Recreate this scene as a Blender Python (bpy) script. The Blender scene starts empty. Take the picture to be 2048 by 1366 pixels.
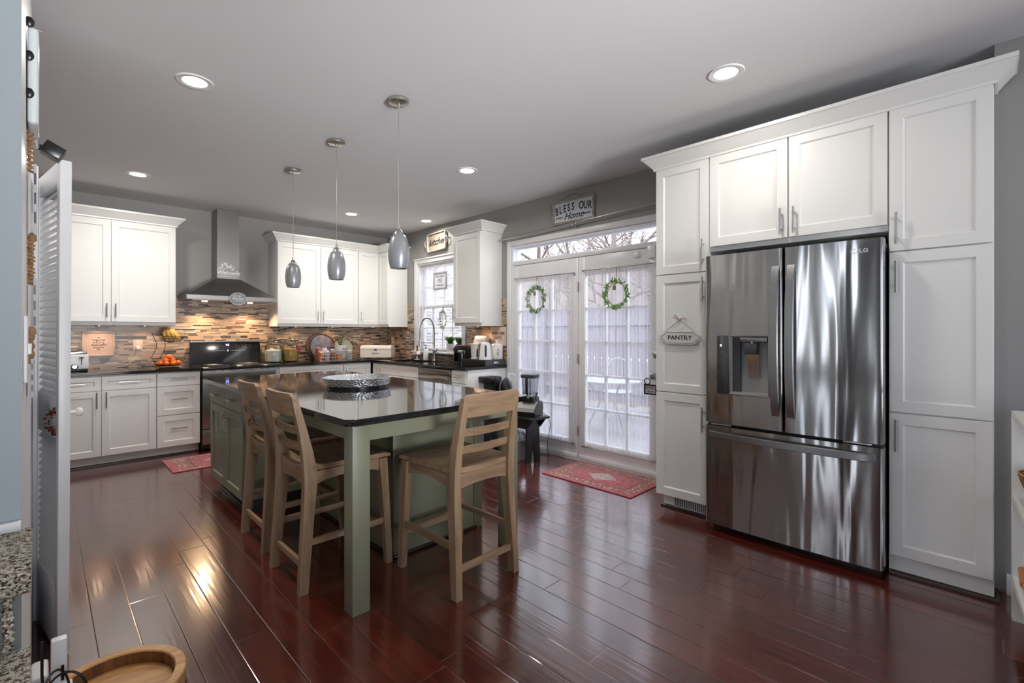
import bpy, bmesh, math, random
from mathutils import Vector, Matrix
random.seed(7)
SC = bpy.context.scene
COL = SC.collection
R = math.radians
PI = math.pi

# ---------------------------------------------------------------- camera, world, big lights, exposure
cam_d = bpy.data.cameras.new('camera')
cam = bpy.data.objects.new('camera', cam_d); COL.objects.link(cam)
cam_d.sensor_width = 36.0
cam_d.lens = 947.5 / 2048 * 36.0
cam_d.shift_y = -21.0 / 2048
cam_d.clip_start = 0.05
cam.location = (0, 0, 1.311)
cam.rotation_euler = (R(90), 0, -math.atan2(940, 947.5))
SC.camera = cam
SC.view_settings.view_transform = 'Standard'
SC.view_settings.look = 'None'
SC.view_settings.gamma = 1.0
SC.view_settings.exposure = 0.06
SC.view_settings.use_curve_mapping = False
try:
    SC.cycles.use_denoising = True
    SC.cycles.max_bounces = 10
    SC.cycles.diffuse_bounces = 5
    SC.cycles.glossy_bounces = 5
    SC.cycles.transparent_max_bounces = 24
    SC.cycles.sample_clamp_indirect = 6.0
    SC.cycles.caustics_reflective = False
    SC.cycles.caustics_refractive = False
except Exception:
    pass

world = bpy.data.worlds.new('sky'); SC.world = world
world.use_nodes = True
bgn = world.node_tree.nodes['Background']
bgn.inputs[0].default_value = (0.80, 0.87, 1.0, 1)
bgn.inputs[1].default_value = 4.3


def area(name, loc, rot, sx, sy, power, col=(1, 1, 1), spread=180, shape='RECTANGLE'):
    l = bpy.data.lights.new(name, 'AREA')
    l.shape = shape; l.size = sx
    if shape in ('RECTANGLE', 'ELLIPSE'): l.size_y = sy
    l.energy = power; l.color = col; l.spread = R(spread)
    o = bpy.data.objects.new(name, l); COL.objects.link(o)
    o.location = loc; o.rotation_euler = rot
    return o


# added fill lamps out of view, standing in for living room windows
area('rear_fill_light', (0.4, -4.35, 1.55), (R(-90), 0, 0), 1.1, 1.7, 44, (1.0, 0.99, 0.97))
area('rear_fill_light', (2.3, -4.35, 1.55), (R(-90), 0, 0), 1.1, 1.7, 44, (1.0, 0.99, 0.97))
area('stair_fill_light', (-2.9, 1.62, 1.5), (R(90), 0, R(-90)), 0.10, 2.2, 3.2, (0.97, 0.99, 1.0))  # narrow strip lamps added to streak the refrigerator reflection
area('stair_fill_light', (-2.9, 1.82, 1.5), (R(90), 0, R(-90)), 0.05, 2.2, 2.0, (0.97, 0.99, 1.0))
area('stair_fill_light', (-2.9, 2.00, 1.5), (R(90), 0, R(-90)), 0.10, 2.2, 3.2, (0.97, 0.99, 1.0))
area('stair_fill_light', (-2.9, -1.6, 1.6), (R(90), 0, R(-90)), 1.3, 1.7, 7, (0.97, 0.99, 1.0))  # broad unseen lamp added as side fill
# unseen fill lamps added far behind the camera to brighten ceiling and kitchen
def aim(d): return Vector(d).to_track_quat('-Z', 'Y').to_euler()
area('ceiling_fill_lamp', (0.9, -4.0, 0.8), aim((0.10, 0.95, 0.30)), 1.6, 1.0, 38, (1.0, 0.985, 0.97), 46)
area('ceiling_fill_lamp', (1.2, -2.6, 0.8), aim((0.0, 0.5, 1.0)), 0.8, 0.8, 9, (1.0, 0.99, 0.98), 150)


# ---------------------------------------------------------------- colours and materials
def lin(v):
    v /= 255.0
    return v / 12.92 if v <= 0.04045 else ((v + 0.055) / 1.055) ** 2.4


def C(r, g, b): return (lin(r), lin(g), lin(b), 1.0)


def mat(name, col, rough=0.5, metal=0.0, spec=0.5, emit=None, es=1.0, coat=0.0, trans=0.0, sheen=0.0):
    m = bpy.data.materials.new(name); m.use_nodes = True
    b = m.node_tree.nodes['Principled BSDF']
    b.inputs['Base Color'].default_value = col
    b.inputs['Roughness'].default_value = rough
    b.inputs['Metallic'].default_value = metal
    b.inputs['Specular IOR Level'].default_value = spec
    if coat: b.inputs['Coat Weight'].default_value = coat; b.inputs['Coat Roughness'].default_value = 0.05
    if trans: b.inputs['Transmission Weight'].default_value = trans
    if sheen: b.inputs['Sheen Weight'].default_value = sheen
    if emit:
        b.inputs['Emission Color'].default_value = emit; b.inputs['Emission Strength'].default_value = es
    return m


class NT:
    """small helper to write node graphs"""
    def __init__(s, m): s.m = m; s.t = m.node_tree; s.b = s.t.nodes['Principled BSDF']
    def n(s, typ, **kw):
        nd = s.t.nodes.new('ShaderNode' + typ)
        for k, v in kw.items():
            if k.startswith('i_'): nd.inputs[k[2:].replace('_', ' ')].default_value = v
            else: setattr(nd, k, v)
        return nd
    def l(s, a, b): s.t.links.new(a, b)
    def coord(s, which='Object'): return s.n('TexCoord').outputs[which]
    def math(s, op, a, b=None, c=None):
        nd = s.n('Math', operation=op)
        for i, v in enumerate((a, b, c)):
            if v is None: continue
            if hasattr(v, 'links'): s.l(v, nd.inputs[i])
            else: nd.inputs[i].default_value = v
        return nd.outputs[0]
    def mapping(s, vec, scale=(1, 1, 1), loc=(0, 0, 0), rot=(0, 0, 0)):
        nd = s.n('Mapping'); s.l(vec, nd.inputs['Vector'])
        nd.inputs['Scale'].default_value = scale; nd.inputs['Location'].default_value = loc; nd.inputs['Rotation'].default_value = rot
        return nd.outputs[0]
    def noise(s, vec, scale=5, detail=2, rough=0.5, dist=0):
        nd = s.n('TexNoise'); s.l(vec, nd.inputs['Vector'])
        nd.inputs['Scale'].default_value = scale; nd.inputs['Detail'].default_value = detail
        nd.inputs['Roughness'].default_value = rough; nd.inputs['Distortion'].default_value = dist
        return nd.outputs['Fac']
    def ramp(s, fac, stops, interp='LINEAR'):
        nd = s.n('ValToRGB'); s.l(fac, nd.inputs[0]); cr = nd.color_ramp; cr.interpolation = interp
        while len(cr.elements) < len(stops): cr.elements.new(0.5)
        for e, (p, c) in zip(cr.elements, stops): e.position = p; e.color = c
        return nd.outputs[0]
    def mix(s, fac, a, b, mode='MIX'):
        nd = s.n('Mix', data_type='RGBA', blend_type=mode)
        for sock, v in ((nd.inputs[0], fac), (nd.inputs[6], a), (nd.inputs[7], b)):
            if hasattr(v, 'links'): s.l(v, sock)
            else: sock.default_value = v
        return nd.outputs[2]
    def bump(s, h, strength=0.3, dist=0.01, prev=None):
        nd = s.n('Bump'); s.l(h, nd.inputs['Height']); nd.inputs['Strength'].default_value = strength
        nd.inputs['Distance'].default_value = dist
        if prev: s.l(prev, nd.inputs['Normal'])
        return nd.outputs[0]
    def sep(s, vec):
        nd = s.n('SeparateXYZ'); s.l(vec, nd.inputs[0]); return nd.outputs
    def comb(s, x, y, z):
        nd = s.n('CombineXYZ')
        for i, v in enumerate((x, y, z)):
            if hasattr(v, 'links'): s.l(v, nd.inputs[i])
            else: nd.inputs[i].default_value = v
        return nd.outputs[0]


def paint(name, col, rough=0.6, bump=0.04, scale=160):
    m = mat(name, col, rough); g = NT(m)
    v = g.coord(); n = g.noise(v, scale, 3)
    g.l(g.bump(n, bump, 0.003), g.b.inputs['Normal'])
    return m


M = {}
M['ceiling'] = paint('ceiling_paint', C(218, 218, 220), 0.85, 0.05, 90)
M['wall'] = paint('grey_wall_paint', C(150, 149, 146), 0.62, 0.06, 120)
M['wall_end'] = paint('pale_wall_paint', C(150, 160, 165), 0.6, 0.1, 60)
M['trim'] = paint('white_trim_paint', C(222, 223, 225), 0.35, 0.02)
M['cab'] = paint('white_cabinet_paint', C(226, 226, 223), 0.32, 0.015)
M['green'] = paint('sage_green_paint', C(134, 137, 115), 0.4, 0.02)
M['dark_toe'] = mat('dark_wood_molding', C(46, 26, 22), 0.3)
M['steel'] = mat('brushed_nickel', C(190, 188, 184), 0.28, 1.0)
M['steel_d'] = mat('satin_steel', C(150, 150, 150), 0.35, 1.0)
M['chrome'] = mat('chrome', C(215, 217, 220), 0.12, 1.0)
M['black'] = mat('black_plastic', C(18, 18, 20), 0.28)
M['black_paint'] = mat('black_satin_paint', C(24, 24, 27), 0.35)
M['black_metal'] = mat('black_wire_metal', C(28, 24, 22), 0.4, 0.6)
M['dgrey'] = mat('dark_grey_plastic', C(62, 64, 68), 0.4)
M['white'] = mat('white_plastic', C(226, 227, 228), 0.3)
M['ceramic'] = mat('white_glazed_ceramic', C(228, 226, 222), 0.18, coat=0.3)
M['ink'] = mat('black_ink', C(22, 24, 30), 0.6)
M['white_ink'] = mat('white_ink', C(225, 226, 226), 0.6)
M['rope'] = mat('natural_twine', C(150, 116, 84), 0.9)
M['leaf'] = mat('green_leaf', C(124, 166, 82), 0.5)
M['leaf2'] = mat('pale_green_leaf', C(120, 150, 104), 0.55)
M['orange'] = mat('mandarin_peel', C(240, 112, 22), 0.42)
M['banana'] = mat('banana_peel', C(214, 166, 62), 0.5)
M['void'] = mat('painted_slot_shade', C(10, 10, 10), 0.8)  # near-black colour paints the shade inside slots and ports


def glass_mat(name, tint=(1, 1, 1, 1), gloss=0.09, rough=0.02):
    m = bpy.data.materials.new(name); m.use_nodes = True; t = m.node_tree; t.nodes.clear()
    o = t.nodes.new('ShaderNodeOutputMaterial'); mx = t.nodes.new('ShaderNodeMixShader')
    tr = t.nodes.new('ShaderNodeBsdfTransparent'); gl = t.nodes.new('ShaderNodeBsdfGlossy'); fr = t.nodes.new('ShaderNodeFresnel')
    tr.inputs[0].default_value = tint; gl.inputs['Roughness'].default_value = rough
    fr.inputs['IOR'].default_value = 1.02 + gloss * 2
    mu = t.nodes.new('ShaderNodeMath'); mu.operation = 'MULTIPLY'; mu.inputs[1].default_value = 0.55
    t.links.new(fr.outputs[0], mu.inputs[0]); t.links.new(mu.outputs[0], mx.inputs[0]); t.links.new(tr.outputs[0], mx.inputs[1]); t.links.new(gl.outputs[0], mx.inputs[2])
    t.links.new(mx.outputs[0], o.inputs[0])
    return m


M['glass'] = glass_mat('window_glass')
M['jug_plastic'] = glass_mat('tinted_clear_jug', (0.86, 0.87, 0.89, 1), 0.22)
M['lid_glass'] = glass_mat('frosted_lid_glass', (0.80, 0.82, 0.82, 1), 0.3, 0.1)
M['jar_glass'] = glass_mat('clear_jar_glass', (0.93, 0.95, 0.95, 1), 0.2)


def sheer_mat(name, col=(0.9, 0.91, 0.95, 1), open_=0.42):
    m = bpy.data.materials.new(name); m.use_nodes = True; t = m.node_tree; t.nodes.clear()
    o = t.nodes.new('ShaderNodeOutputMaterial')
    tr = t.nodes.new('ShaderNodeBsdfTransparent'); tl = t.nodes.new('ShaderNodeBsdfTranslucent'); df = t.nodes.new('ShaderNodeBsdfDiffuse')
    m1 = t.nodes.new('ShaderNodeMixShader'); m2 = t.nodes.new('ShaderNodeMixShader')
    tl.inputs[0].default_value = col; df.inputs[0].default_value = col
    m1.inputs[0].default_value = 0.5
    t.links.new(tl.outputs[0], m1.inputs[1]); t.links.new(df.outputs[0], m1.inputs[2])
    # cloth density varies thread to thread and grows where the pleats turn edge-on
    tc = t.nodes.new('ShaderNodeTexCoord'); mp = t.nodes.new('ShaderNodeMapping'); mp.inputs['Scale'].default_value = (90, 90, 1.2)
    nz = t.nodes.new('ShaderNodeTexNoise'); nz.inputs['Scale'].default_value = 1.0; nz.inputs['Detail'].default_value = 3
    t.links.new(tc.outputs['Object'], mp.inputs[0]); t.links.new(mp.outputs[0], nz.inputs[0])
    lw = t.nodes.new('ShaderNodeLayerWeight'); lw.inputs[0].default_value = 0.35
    ma = t.nodes.new('ShaderNodeMath'); ma.operation = 'MULTIPLY_ADD'; ma.inputs[1].default_value = 0.75; ma.inputs[2].default_value = -0.08
    t.links.new(nz.outputs[0], ma.inputs[0])
    mb = t.nodes.new('ShaderNodeMath'); mb.operation = 'MULTIPLY_ADD'; mb.inputs[1].default_value = 0.38; mb.use_clamp = True
    t.links.new(lw.outputs['Facing'], mb.inputs[0]); t.links.new(ma.outputs[0], mb.inputs[2])
    t.links.new(mb.outputs[0], m2.inputs[0])
    t.links.new(tr.outputs[0], m2.inputs[1]); t.links.new(m1.outputs[0], m2.inputs[2]); t.links.new(m2.outputs[0], o.inputs[0])
    return m


M['sheer'] = sheer_mat('sheer_curtain_voile')


def floor_mat():
    m = mat('cherry_plank_floor', C(60, 20, 16), 0.2, spec=0.8, coat=0.9)
    m.node_tree.nodes['Principled BSDF'].inputs['Coat IOR'].default_value = 1.7; m.node_tree.nodes['Principled BSDF'].inputs['Coat Roughness'].default_value = 0.13; g = NT(m)
    x, y, z = g.sep(g.coord())
    W = 0.137
    px = g.math('DIVIDE', g.math('SUBTRACT', x, 0.025), W)
    row = g.math('FLOOR', px)
    fx = g.math('FRACT', px)
    wn = g.n('TexWhiteNoise', noise_dimensions='1D'); g.l(row, wn.inputs['W'])
    Ln = g.math('MULTIPLY_ADD', wn.outputs['Value'], 0.45, 1.15)
    py = g.math('ADD', g.math('DIVIDE', y, Ln), g.math('MULTIPLY', wn.outputs['Value'], 13.7))
    cell = g.math('FLOOR', py); fy = g.math('FRACT', py)
    idv = g.comb(row, cell, 0.0)
    w2 = g.n('TexWhiteNoise', noise_dimensions='2D'); g.l(idv, w2.inputs['Vector'])
    grain = g.noise(g.comb(g.math('MULTIPLY', x, 22), g.math('MULTIPLY_ADD', y, 1.6, g.math('MULTIPLY', w2.outputs['Value'], 40)), 0.0), 1.6, 5, 0.6, 1.0)
    base = g.ramp(grain, [(0.25, C(54, 16, 10)), (0.5, C(80, 26, 17)), (0.75, C(100, 38, 25))])
    tone = g.math('MULTIPLY_ADD', w2.outputs['Value'], 0.5, 0.72)
    base = g.mix(1.0, base, g.comb(tone, tone, tone), 'MULTIPLY')
    # seams
    ex = g.math('MINIMUM', fx, g.math('SUBTRACT', 1.0, fx))
    ey = g.math('MULTIPLY', g.math('MINIMUM', fy, g.math('SUBTRACT', 1.0, fy)), g.math('DIVIDE', Ln, W))
    e = g.math('MINIMUM', ex, ey)
    seam = g.math('SMOOTH_MIN', g.math('DIVIDE', e, 0.022), 1.0, 0.1)
    base = g.mix(g.math('MINIMUM', g.math('DIVIDE', e, 0.012), 1.0), C(20, 8, 7), base)
    g.l(base, g.b.inputs['Base Color'])
    # hand scraped ripples across the boards
    rip = g.noise(g.comb(g.math('MULTIPLY', x, 52.0), g.math('MULTIPLY', y, 2.2), row), 1.0, 1.5, 0.45, 0.3)
    n1 = g.bump(rip, 0.16, 0.003)
    n2 = g.bump(seam, 0.45, 0.0014, n1)
    g.l(n2, g.b.inputs['Normal']); g.l(n2, g.b.inputs['Coat Normal'])
    rg = g.math('MULTIPLY_ADD', g.noise(g.comb(x, y, 0.0), 3, 3), 0.10, 0.17)
    g.l(rg, g.b.inputs['Roughness'])
    return m


M['floor'] = floor_mat()


def mosaic_mat(name, axis):
    m = mat(name, C(170, 150, 130), 0.22, spec=0.4); g = NT(m)
    s = g.sep(g.coord()); u = s[0] if axis == 'x' else s[1]; z = s[2]
    P = 0.0165
    # rows of two heights: pairs of thin rows and single thick rows
    zr = g.math('DIVIDE', z, P); k = g.math('FLOOR', zr); f = g.math('FRACT', zr)
    pair = g.math('FLOOR', g.math('DIVIDE', k, 2.0))
    wp = g.n('TexWhiteNoise', noise_dimensions='1D'); g.l(pair, wp.inputs['W'])
    thick = g.math('GREATER_THAN', wp.outputs['Value'], 0.62)
    row = g.math('ADD', g.math('MULTIPLY', k, g.math('SUBTRACT', 1.0, thick)), g.math('MULTIPLY', g.math('MULTIPLY_ADD', pair, 2.0, 0.5), thick))
    f2 = g.math('FRACT', g.math('DIVIDE', zr, 2.0))
    edge_thin = g.math('MINIMUM', f, g.math('SUBTRACT', 1.0, f))
    edge_thick = g.math('MULTIPLY', g.math('MINIMUM', f2, g.math('SUBTRACT', 1.0, f2)), 2.0)
    ez = g.math('ADD', g.math('MULTIPLY', edge_thin, g.math('SUBTRACT', 1.0, thick)), g.math('MULTIPLY', edge_thick, thick))
    w = g.math('MULTIPLY_ADD', u, 9.5, g.math('MULTIPLY', row, 17.37))
    vo = g.n('TexVoronoi', voronoi_dimensions='1D', feature='F1'); g.l(w, vo.inputs['W']); vo.inputs['Scale'].default_value = 1.0
    ve = g.n('TexVoronoi', voronoi_dimensions='1D', feature='DISTANCE_TO_EDGE'); g.l(w, ve.inputs['W']); ve.inputs['Scale'].default_value = 1.0
    rnd = g.sep(vo.outputs['Color'])[0]
    tile = g.ramp(rnd, [(0.0, C(56, 46, 42)), (0.14, C(78, 66, 60)), (0.18, C(136, 112, 94)), (0.34, C(166, 140, 116)), (0.52, C(154, 138, 122)),
                        (0.66, C(184, 160, 136)), (0.80, C(124, 116, 108)), (0.9, C(190, 176, 158))], 'CONSTANT')
    gz = g.math('LESS_THAN', ez, 0.07); gu = g.math('LESS_THAN', ve.outputs['Distance'], 0.012)
    gr = g.math('MAXIMUM', gz, gu)
    g.l(g.mix(gr, tile, C(182, 166, 148)), g.b.inputs['Base Color'])
    g.l(g.math('MULTIPLY_ADD', gr, 0.5, 0.28), g.b.inputs['Roughness'])
    g.l(g.bump(g.math('SUBTRACT', 1.0, gr), 0.5, 0.0012), g.b.inputs['Normal'])
    return m


M['mosaic_x'] = mosaic_mat('mosaic_tile_back', 'x')
M['mosaic_y'] = mosaic_mat('mosaic_tile_side', 'y')


def granite():
    m = mat('black_granite', C(20, 20, 22), 0.06, spec=0.7); g = NT(m)
    n = g.noise(g.coord(), 420, 2, 0.6)
    c = g.ramp(n, [(0.45, C(14, 14, 16)), (0.62, C(30, 29, 30)), (0.72, C(70, 66, 62))])
    g.l(c, g.b.inputs['Base Color'])
    return m


M['granite'] = granite()


def wood(name, a, b, c, scale=1.0, rough=0.45, axis=2):
    m = mat(name, b, rough); g = NT(m)
    sc = [26 * scale] * 3; sc[axis] = 2.2 * scale
    n = g.noise(g.mapping(g.coord(), tuple(sc)), 1.0, 4, 0.6, 0.6)
    g.l(g.ramp(n, [(0.3, a), (0.5, b), (0.72, c)]), g.b.inputs['Base Color'])
    g.l(g.bump(n, 0.06, 0.003), g.b.inputs['Normal'])
    return m


M['oak'] = wood('light_oak_z', C(128, 103, 80), C(157, 130, 102), C(174, 149, 121))
M['oak_x'] = wood('light_oak_x', C(128, 103, 80), C(157, 130, 102), C(174, 149, 121), axis=0)
M['oak_y'] = wood('light_oak_y', C(128, 103, 80), C(157, 130, 102), C(174, 149, 121), axis=1)
M['traywood'] = wood('honey_wood', C(168, 118, 70), C(196, 148, 96), C(214, 170, 116), axis=0)
M['traydark'] = wood('brown_wood', C(84, 50, 26), C(120, 76, 42), C(150, 102, 62), axis=2)
M['whitewash'] = wood('whitewashed_wood', C(176, 168, 156), C(200, 192, 180), C(214, 208, 198), axis=0)


def fridge_steel(name, warp, sx, rough=0.17):
    m = mat(name, C(172, 171, 170) if rough < 0.2 else C(142, 141, 139), rough, 1.0); g = NT(m)
    v = g.coord()
    big = g.noise(g.mapping(v, (sx, 1, 0.9)), 1.0, 1.5, 0.4, 0.5)
    fine = g.noise(g.mapping(v, (3, 1, 900)), 1.0, 2, 0.5)
    n1 = g.bump(big, warp, 0.05)
    n2 = g.bump(fine, 0.03, 0.0006, n1)
    g.l(n2, g.b.inputs['Normal'])
    g.b.inputs['Anisotropic'].default_value = 0.3
    return m


M['fridge'] = fridge_steel('brushed_stainless_door', 0.16, 9.0, 0.13)
M['stainless'] = fridge_steel('brushed_stainless', 0.02, 3.0, 0.34)


def rug_mat():
    m = mat('oriental_rug', C(160, 50, 60), 0.95, sheen=0.2); g = NT(m)
    v = g.coord('Generated'); x, y, z = g.sep(v)
    ax = g.math('ABSOLUTE', g.math('SUBTRACT', x, 0.5)); ay = g.math('ABSOLUTE', g.math('SUBTRACT', y, 0.5))
    # border distance in metres (rug is 0.92 x 0.6)
    bx = g.math('MULTIPLY', g.math('SUBTRACT', 0.5, ax), 0.6); by = g.math('MULTIPLY', g.math('SUBTRACT', 0.5, ay), 0.92)
    d = g.math('MINIMUM', bx, by)
    vo = g.n('TexVoronoi', feature='F1'); g.l(g.mapping(g.coord(), (1, 1, 0)), vo.inputs['Vector']); vo.inputs['Scale'].default_value = 34
    nz = g.noise(g.coord(), 60, 2)
    field = g.ramp(vo.outputs['Distance'], [(0.0, C(206, 190, 160)), (0.22, C(120, 130, 110)), (0.34, C(160, 60, 72)), (0.6, C(168, 70, 82)), (0.8, C(132, 46, 60))])
    border = g.ramp(vo.outputs['Distance'], [(0.0, C(214, 196, 160)), (0.28, C(196, 174, 140)), (0.45, C(96, 86, 66)), (0.62, C(156, 74, 80)), (0.8, C(110, 96, 74))])
    med = g.math('ADD', g.math('DIVIDE', ax, 0.20), g.math('DIVIDE', ay, 0.16))
    medm = g.math('LESS_THAN', med, 1.0)
    medc = g.ramp(vo.outputs['Distance'], [(0.0, C(206, 196, 180)), (0.3, C(150, 160, 158)), (0.55, C(190, 176, 160)), (0.8, C(110, 104, 100))])
    f2 = g.mix(medm, field, medc)
    c1 = g.mix(g.math('GREATER_THAN', d, 0.125), border, f2)
    line = g.math('LESS_THAN', g.math('ABSOLUTE', g.math('SUBTRACT', d, 0.125)), 0.006)
    c2 = g.mix(line, c1, C(60, 46, 50))
    c3 = g.mix(g.math('LESS_THAN', d, 0.035), c2, C(172, 72, 88))
    g.l(g.mix(0.25, c3, g.ramp(nz, [(0.3, C(120, 40, 50)), (0.7, C(220, 150, 150))])), g.b.inputs['Base Color'])
    g.l(g.bump(nz, 0.4, 0.003), g.b.inputs['Normal'])
    return m


M['rug'] = rug_mat()


def carpet():
    m = mat('loop_pile_carpet', C(180, 168, 150), 1.0); g = NT(m)
    vo = g.n('TexVoronoi', feature='F1'); g.l(g.coord(), vo.inputs['Vector']); vo.inputs['Scale'].default_value = 250
    r = g.sep(vo.outputs['Color'])[0]
    c = g.ramp(r, [(0.0, C(78, 64, 52)), (0.2, C(150, 134, 116)), (0.42, C(206, 196, 178)), (0.8, C(226, 218, 204))], 'CONSTANT')
    sh = g.math('SUBTRACT', 1.0, vo.outputs['Distance'])
    g.l(c, g.b.inputs['Base Color'])
    g.l(g.bump(sh, 1.0, 0.008), g.b.inputs['Normal'])
    return m


M['carpet'] = carpet()


def brick_mat():
    m = mat('pale_brick', C(190, 185, 182), 0.9); g = NT(m)
    x, y, z = g.sep(g.coord())
    zr = g.math('DIVIDE', z, 0.077); row = g.math('FLOOR', zr); fz = g.math('FRACT', zr)
    xr = g.math('ADD', g.math('DIVIDE', x, 0.22), g.math('MULTIPLY', row, 0.5)); fx = g.math('FRACT', xr)
    w = g.n('TexWhiteNoise', noise_dimensions='2D'); g.l(g.comb(row, g.math('FLOOR', xr), 0.0), w.inputs['Vector'])
    mo = g.math('MAXIMUM', g.math('LESS_THAN', fz, 0.14), g.math('LESS_THAN', fx, 0.05))
    c = g.ramp(w.outputs['Value'], [(0.0, C(160, 152, 154)), (0.5, C(182, 174, 172)), (1.0, C(202, 196, 194))])
    g.l(g.mix(mo, c, C(236, 236, 238)), g.b.inputs['Base Color'])
    return m


M['brick'] = brick_mat()


def hammered():
    m = mat('hammered_aluminium', C(225, 227, 228), 0.3, 1.0); g = NT(m)
    vo = g.n('TexVoronoi', feature='F1'); g.l(g.coord(), vo.inputs['Vector']); vo.inputs['Scale'].default_value = 75
    g.l(g.bump(vo.outputs['Distance'], 0.6, 0.0055), g.b.inputs['Normal'])
    return m


M['hammered'] = hammered()


def wicker(name, a, b, s=60):
    m = mat(name, a, 0.8); g = NT(m)
    w = g.n('TexWave', wave_type='BANDS', bands_direction='Z'); g.l(g.coord(), w.inputs['Vector'])
    w.inputs['Scale'].default_value = s; w.inputs['Distortion'].default_value = 4; w.inputs['Detail'].default_value = 2; w.inputs['Detail Scale'].default_value = 2
    g.l(g.ramp(w.outputs['Fac'], [(0.1, b), (0.6, a)]), g.b.inputs['Base Color'])
    g.l(g.bump(w.outputs['Fac'], 0.8, 0.006), g.b.inputs['Normal'])
    return m


M['wicker'] = wicker('brown_wicker', C(178, 142, 92), C(70, 46, 24), 35)
M['wicker_w'] = wicker('white_wicker', C(190, 190, 192), C(110, 110, 114), 30)


# ---------------------------------------------------------------- mesh helpers
class MB:
    def __init__(s): s.bm = bmesh.new()

    def _join(s, b2, M4=None):
        me = bpy.data.meshes.new('tmp'); 
        if M4 is not None: b2.transform(M4)
        b2.to_mesh(me); b2.free(); s.bm.from_mesh(me); bpy.data.meshes.remove(me)
        return s

    def box(s, x0, x1, y0, y1, z0, z1, b=0.0, seg=2, M4=None):
        b2 = bmesh.new(); bmesh.ops.create_cube(b2, size=1.0)
        for v in b2.verts:
            v.co = Vector(((x0 + x1) / 2 + v.co.x * (x1 - x0), (y0 + y1) / 2 + v.co.y * (y1 - y0), (z0 + z1) / 2 + v.co.z * (z1 - z0)))
        if b > 0: bmesh.ops.bevel(b2, geom=b2.edges[:], offset=b, segments=seg, affect='EDGES', profile=0.5)
        return s._join(b2, M4)

    def cyl(s, p0, p1, r, r2=None, n=16):
        p0 = Vector(p0); p1 = Vector(p1); r2 = r if r2 is None else r2
        d = p1 - p0
        b2 = bmesh.new(); bmesh.ops.create_cone(b2, cap_ends=True, segments=n, radius1=r, radius2=r2, depth=d.length)
        M4 = Matrix.Translation((p0 + p1) / 2) @ d.to_track_quat('Z', 'Y').to_matrix().to_4x4()
        return s._join(b2, M4)

    def ball(s, c, r, sc=(1, 1, 1), n=14, M4=None):
        b2 = bmesh.new(); bmesh.ops.create_uvsphere(b2, u_segments=n, v_segments=max(6, n // 2 + 1), radius=r)
        T = Matrix.Translation(c) @ (M4 or Matrix.Identity(4)) @ Matrix.Diagonal((*sc, 1))
        return s._join(b2, T)

    def tube(s, pts, r, n=8, closed=False, flat=None):
        pts = [Vector(p) for p in pts]; N = len(pts); rings = []
        up = None
        for i, p in enumerate(pts):
            if closed: t = pts[(i + 1) % N] - pts[i - 1]
            else: t = pts[min(i + 1, N - 1)] - pts[max(i - 1, 0)]
            if t.length < 1e-9: t = Vector((0, 0, 1))
            t.normalize()
            if up is None:
                up = Vector((0, 0, 1)) if abs(t.z) < 0.9 else Vector((1, 0, 0))
            a = t.cross(up)
            if a.length < 1e-6: a = t.cross(Vector((1, 0.3, 0)))
            a.normalize(); b = a.cross(t).normalized(); up = b
            rr = r[i] if isinstance(r, (list, tuple)) else r
            ra, rb = (rr, rr) if flat is None else (rr * flat[0], rr * flat[1])
            rings.append([s.bm.verts.new(p + a * math.cos(2 * PI * k / n) * ra + b * math.sin(2 * PI * k / n) * rb) for k in range(n)])
        cnt = N if closed else N - 1
        for i in range(cnt):
            A = rings[i]; B = rings[(i + 1) % N]
            for k in range(n):
                s.bm.faces.new((A[k], A[(k + 1) % n], B[(k + 1) % n], B[k]))
        if not closed:
            s.bm.faces.new(rings[0][::-1]); s.bm.faces.new(rings[-1])
        return s

    def lathe(s, prof, c=(0, 0, 0), n=28, M4=None):
        b2 = bmesh.new(); rings = []
        for (r, z) in prof:
            if r < 1e-5: rings.append([b2.verts.new((0, 0, z))])
            else: rings.append([b2.verts.new((r * math.cos(2 * PI * k / n), r * math.sin(2 * PI * k / n), z)) for k in range(n)])
        for A, B in zip(rings, rings[1:]):
            for k in range(n):
                k2 = (k + 1) % n
                if len(A) == 1 and len(B) == 1: continue
                if len(A) == 1: b2.faces.new((A[0], B[k2], B[k]))
                elif len(B) == 1: b2.faces.new((A[k], A[k2], B[0]))
                else: b2.faces.new((A[k], A[k2], B[k2], B[k]))
        return s._join(b2, Matrix.Translation(c) @ (M4 or Matrix.Identity(4)))

    def loft(s, secs, caps=True):
        """secs: lists of points (same count)"""
        rings = [[s.bm.verts.new(p) for p in sec] for sec in secs]
        for A, B in zip(rings, rings[1:]):
            n = len(A)
            for k in range(n): s.bm.faces.new((A[k], A[(k + 1) % n], B[(k + 1) % n], B[k]))
        if caps: s.bm.faces.new(rings[0][::-1]); s.bm.faces.new(rings[-1])
        return s

    def prism(s, poly, axis, a, b):
        def P(u, v, w):
            return {'x': (w, u, v), 'y': (u, w, v), 'z': (u, v, w)}[axis]
        return s.loft([[P(u, v, a) for u, v in poly], [P(u, v, b) for u, v in poly]])

    def molding(s, path, prof, z0):
        """path: 2D points; prof: closed list (out, up); outward = right-hand side of the path"""
        pts = [Vector(p) for p in path]; N = len(pts); secs = []
        for i, p in enumerate(pts):
            d0 = (pts[i] - pts[i - 1]).normalized() if i > 0 else None
            d1 = (pts[i + 1] - pts[i]).normalized() if i < N - 1 else None
            n0 = Vector((d0.y, -d0.x)) if d0 else None; n1 = Vector((d1.y, -d1.x)) if d1 else None
            if n0 is None: m = n1
            elif n1 is None: m = n0
            else:
                m = (n0 + n1); m = m / max(1e-6, m.dot(n0))
            secs.append([(p.x + m.x * o, p.y + m.y * o, z0 + u) for o, u in prof])
        return s.loft(secs)

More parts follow.
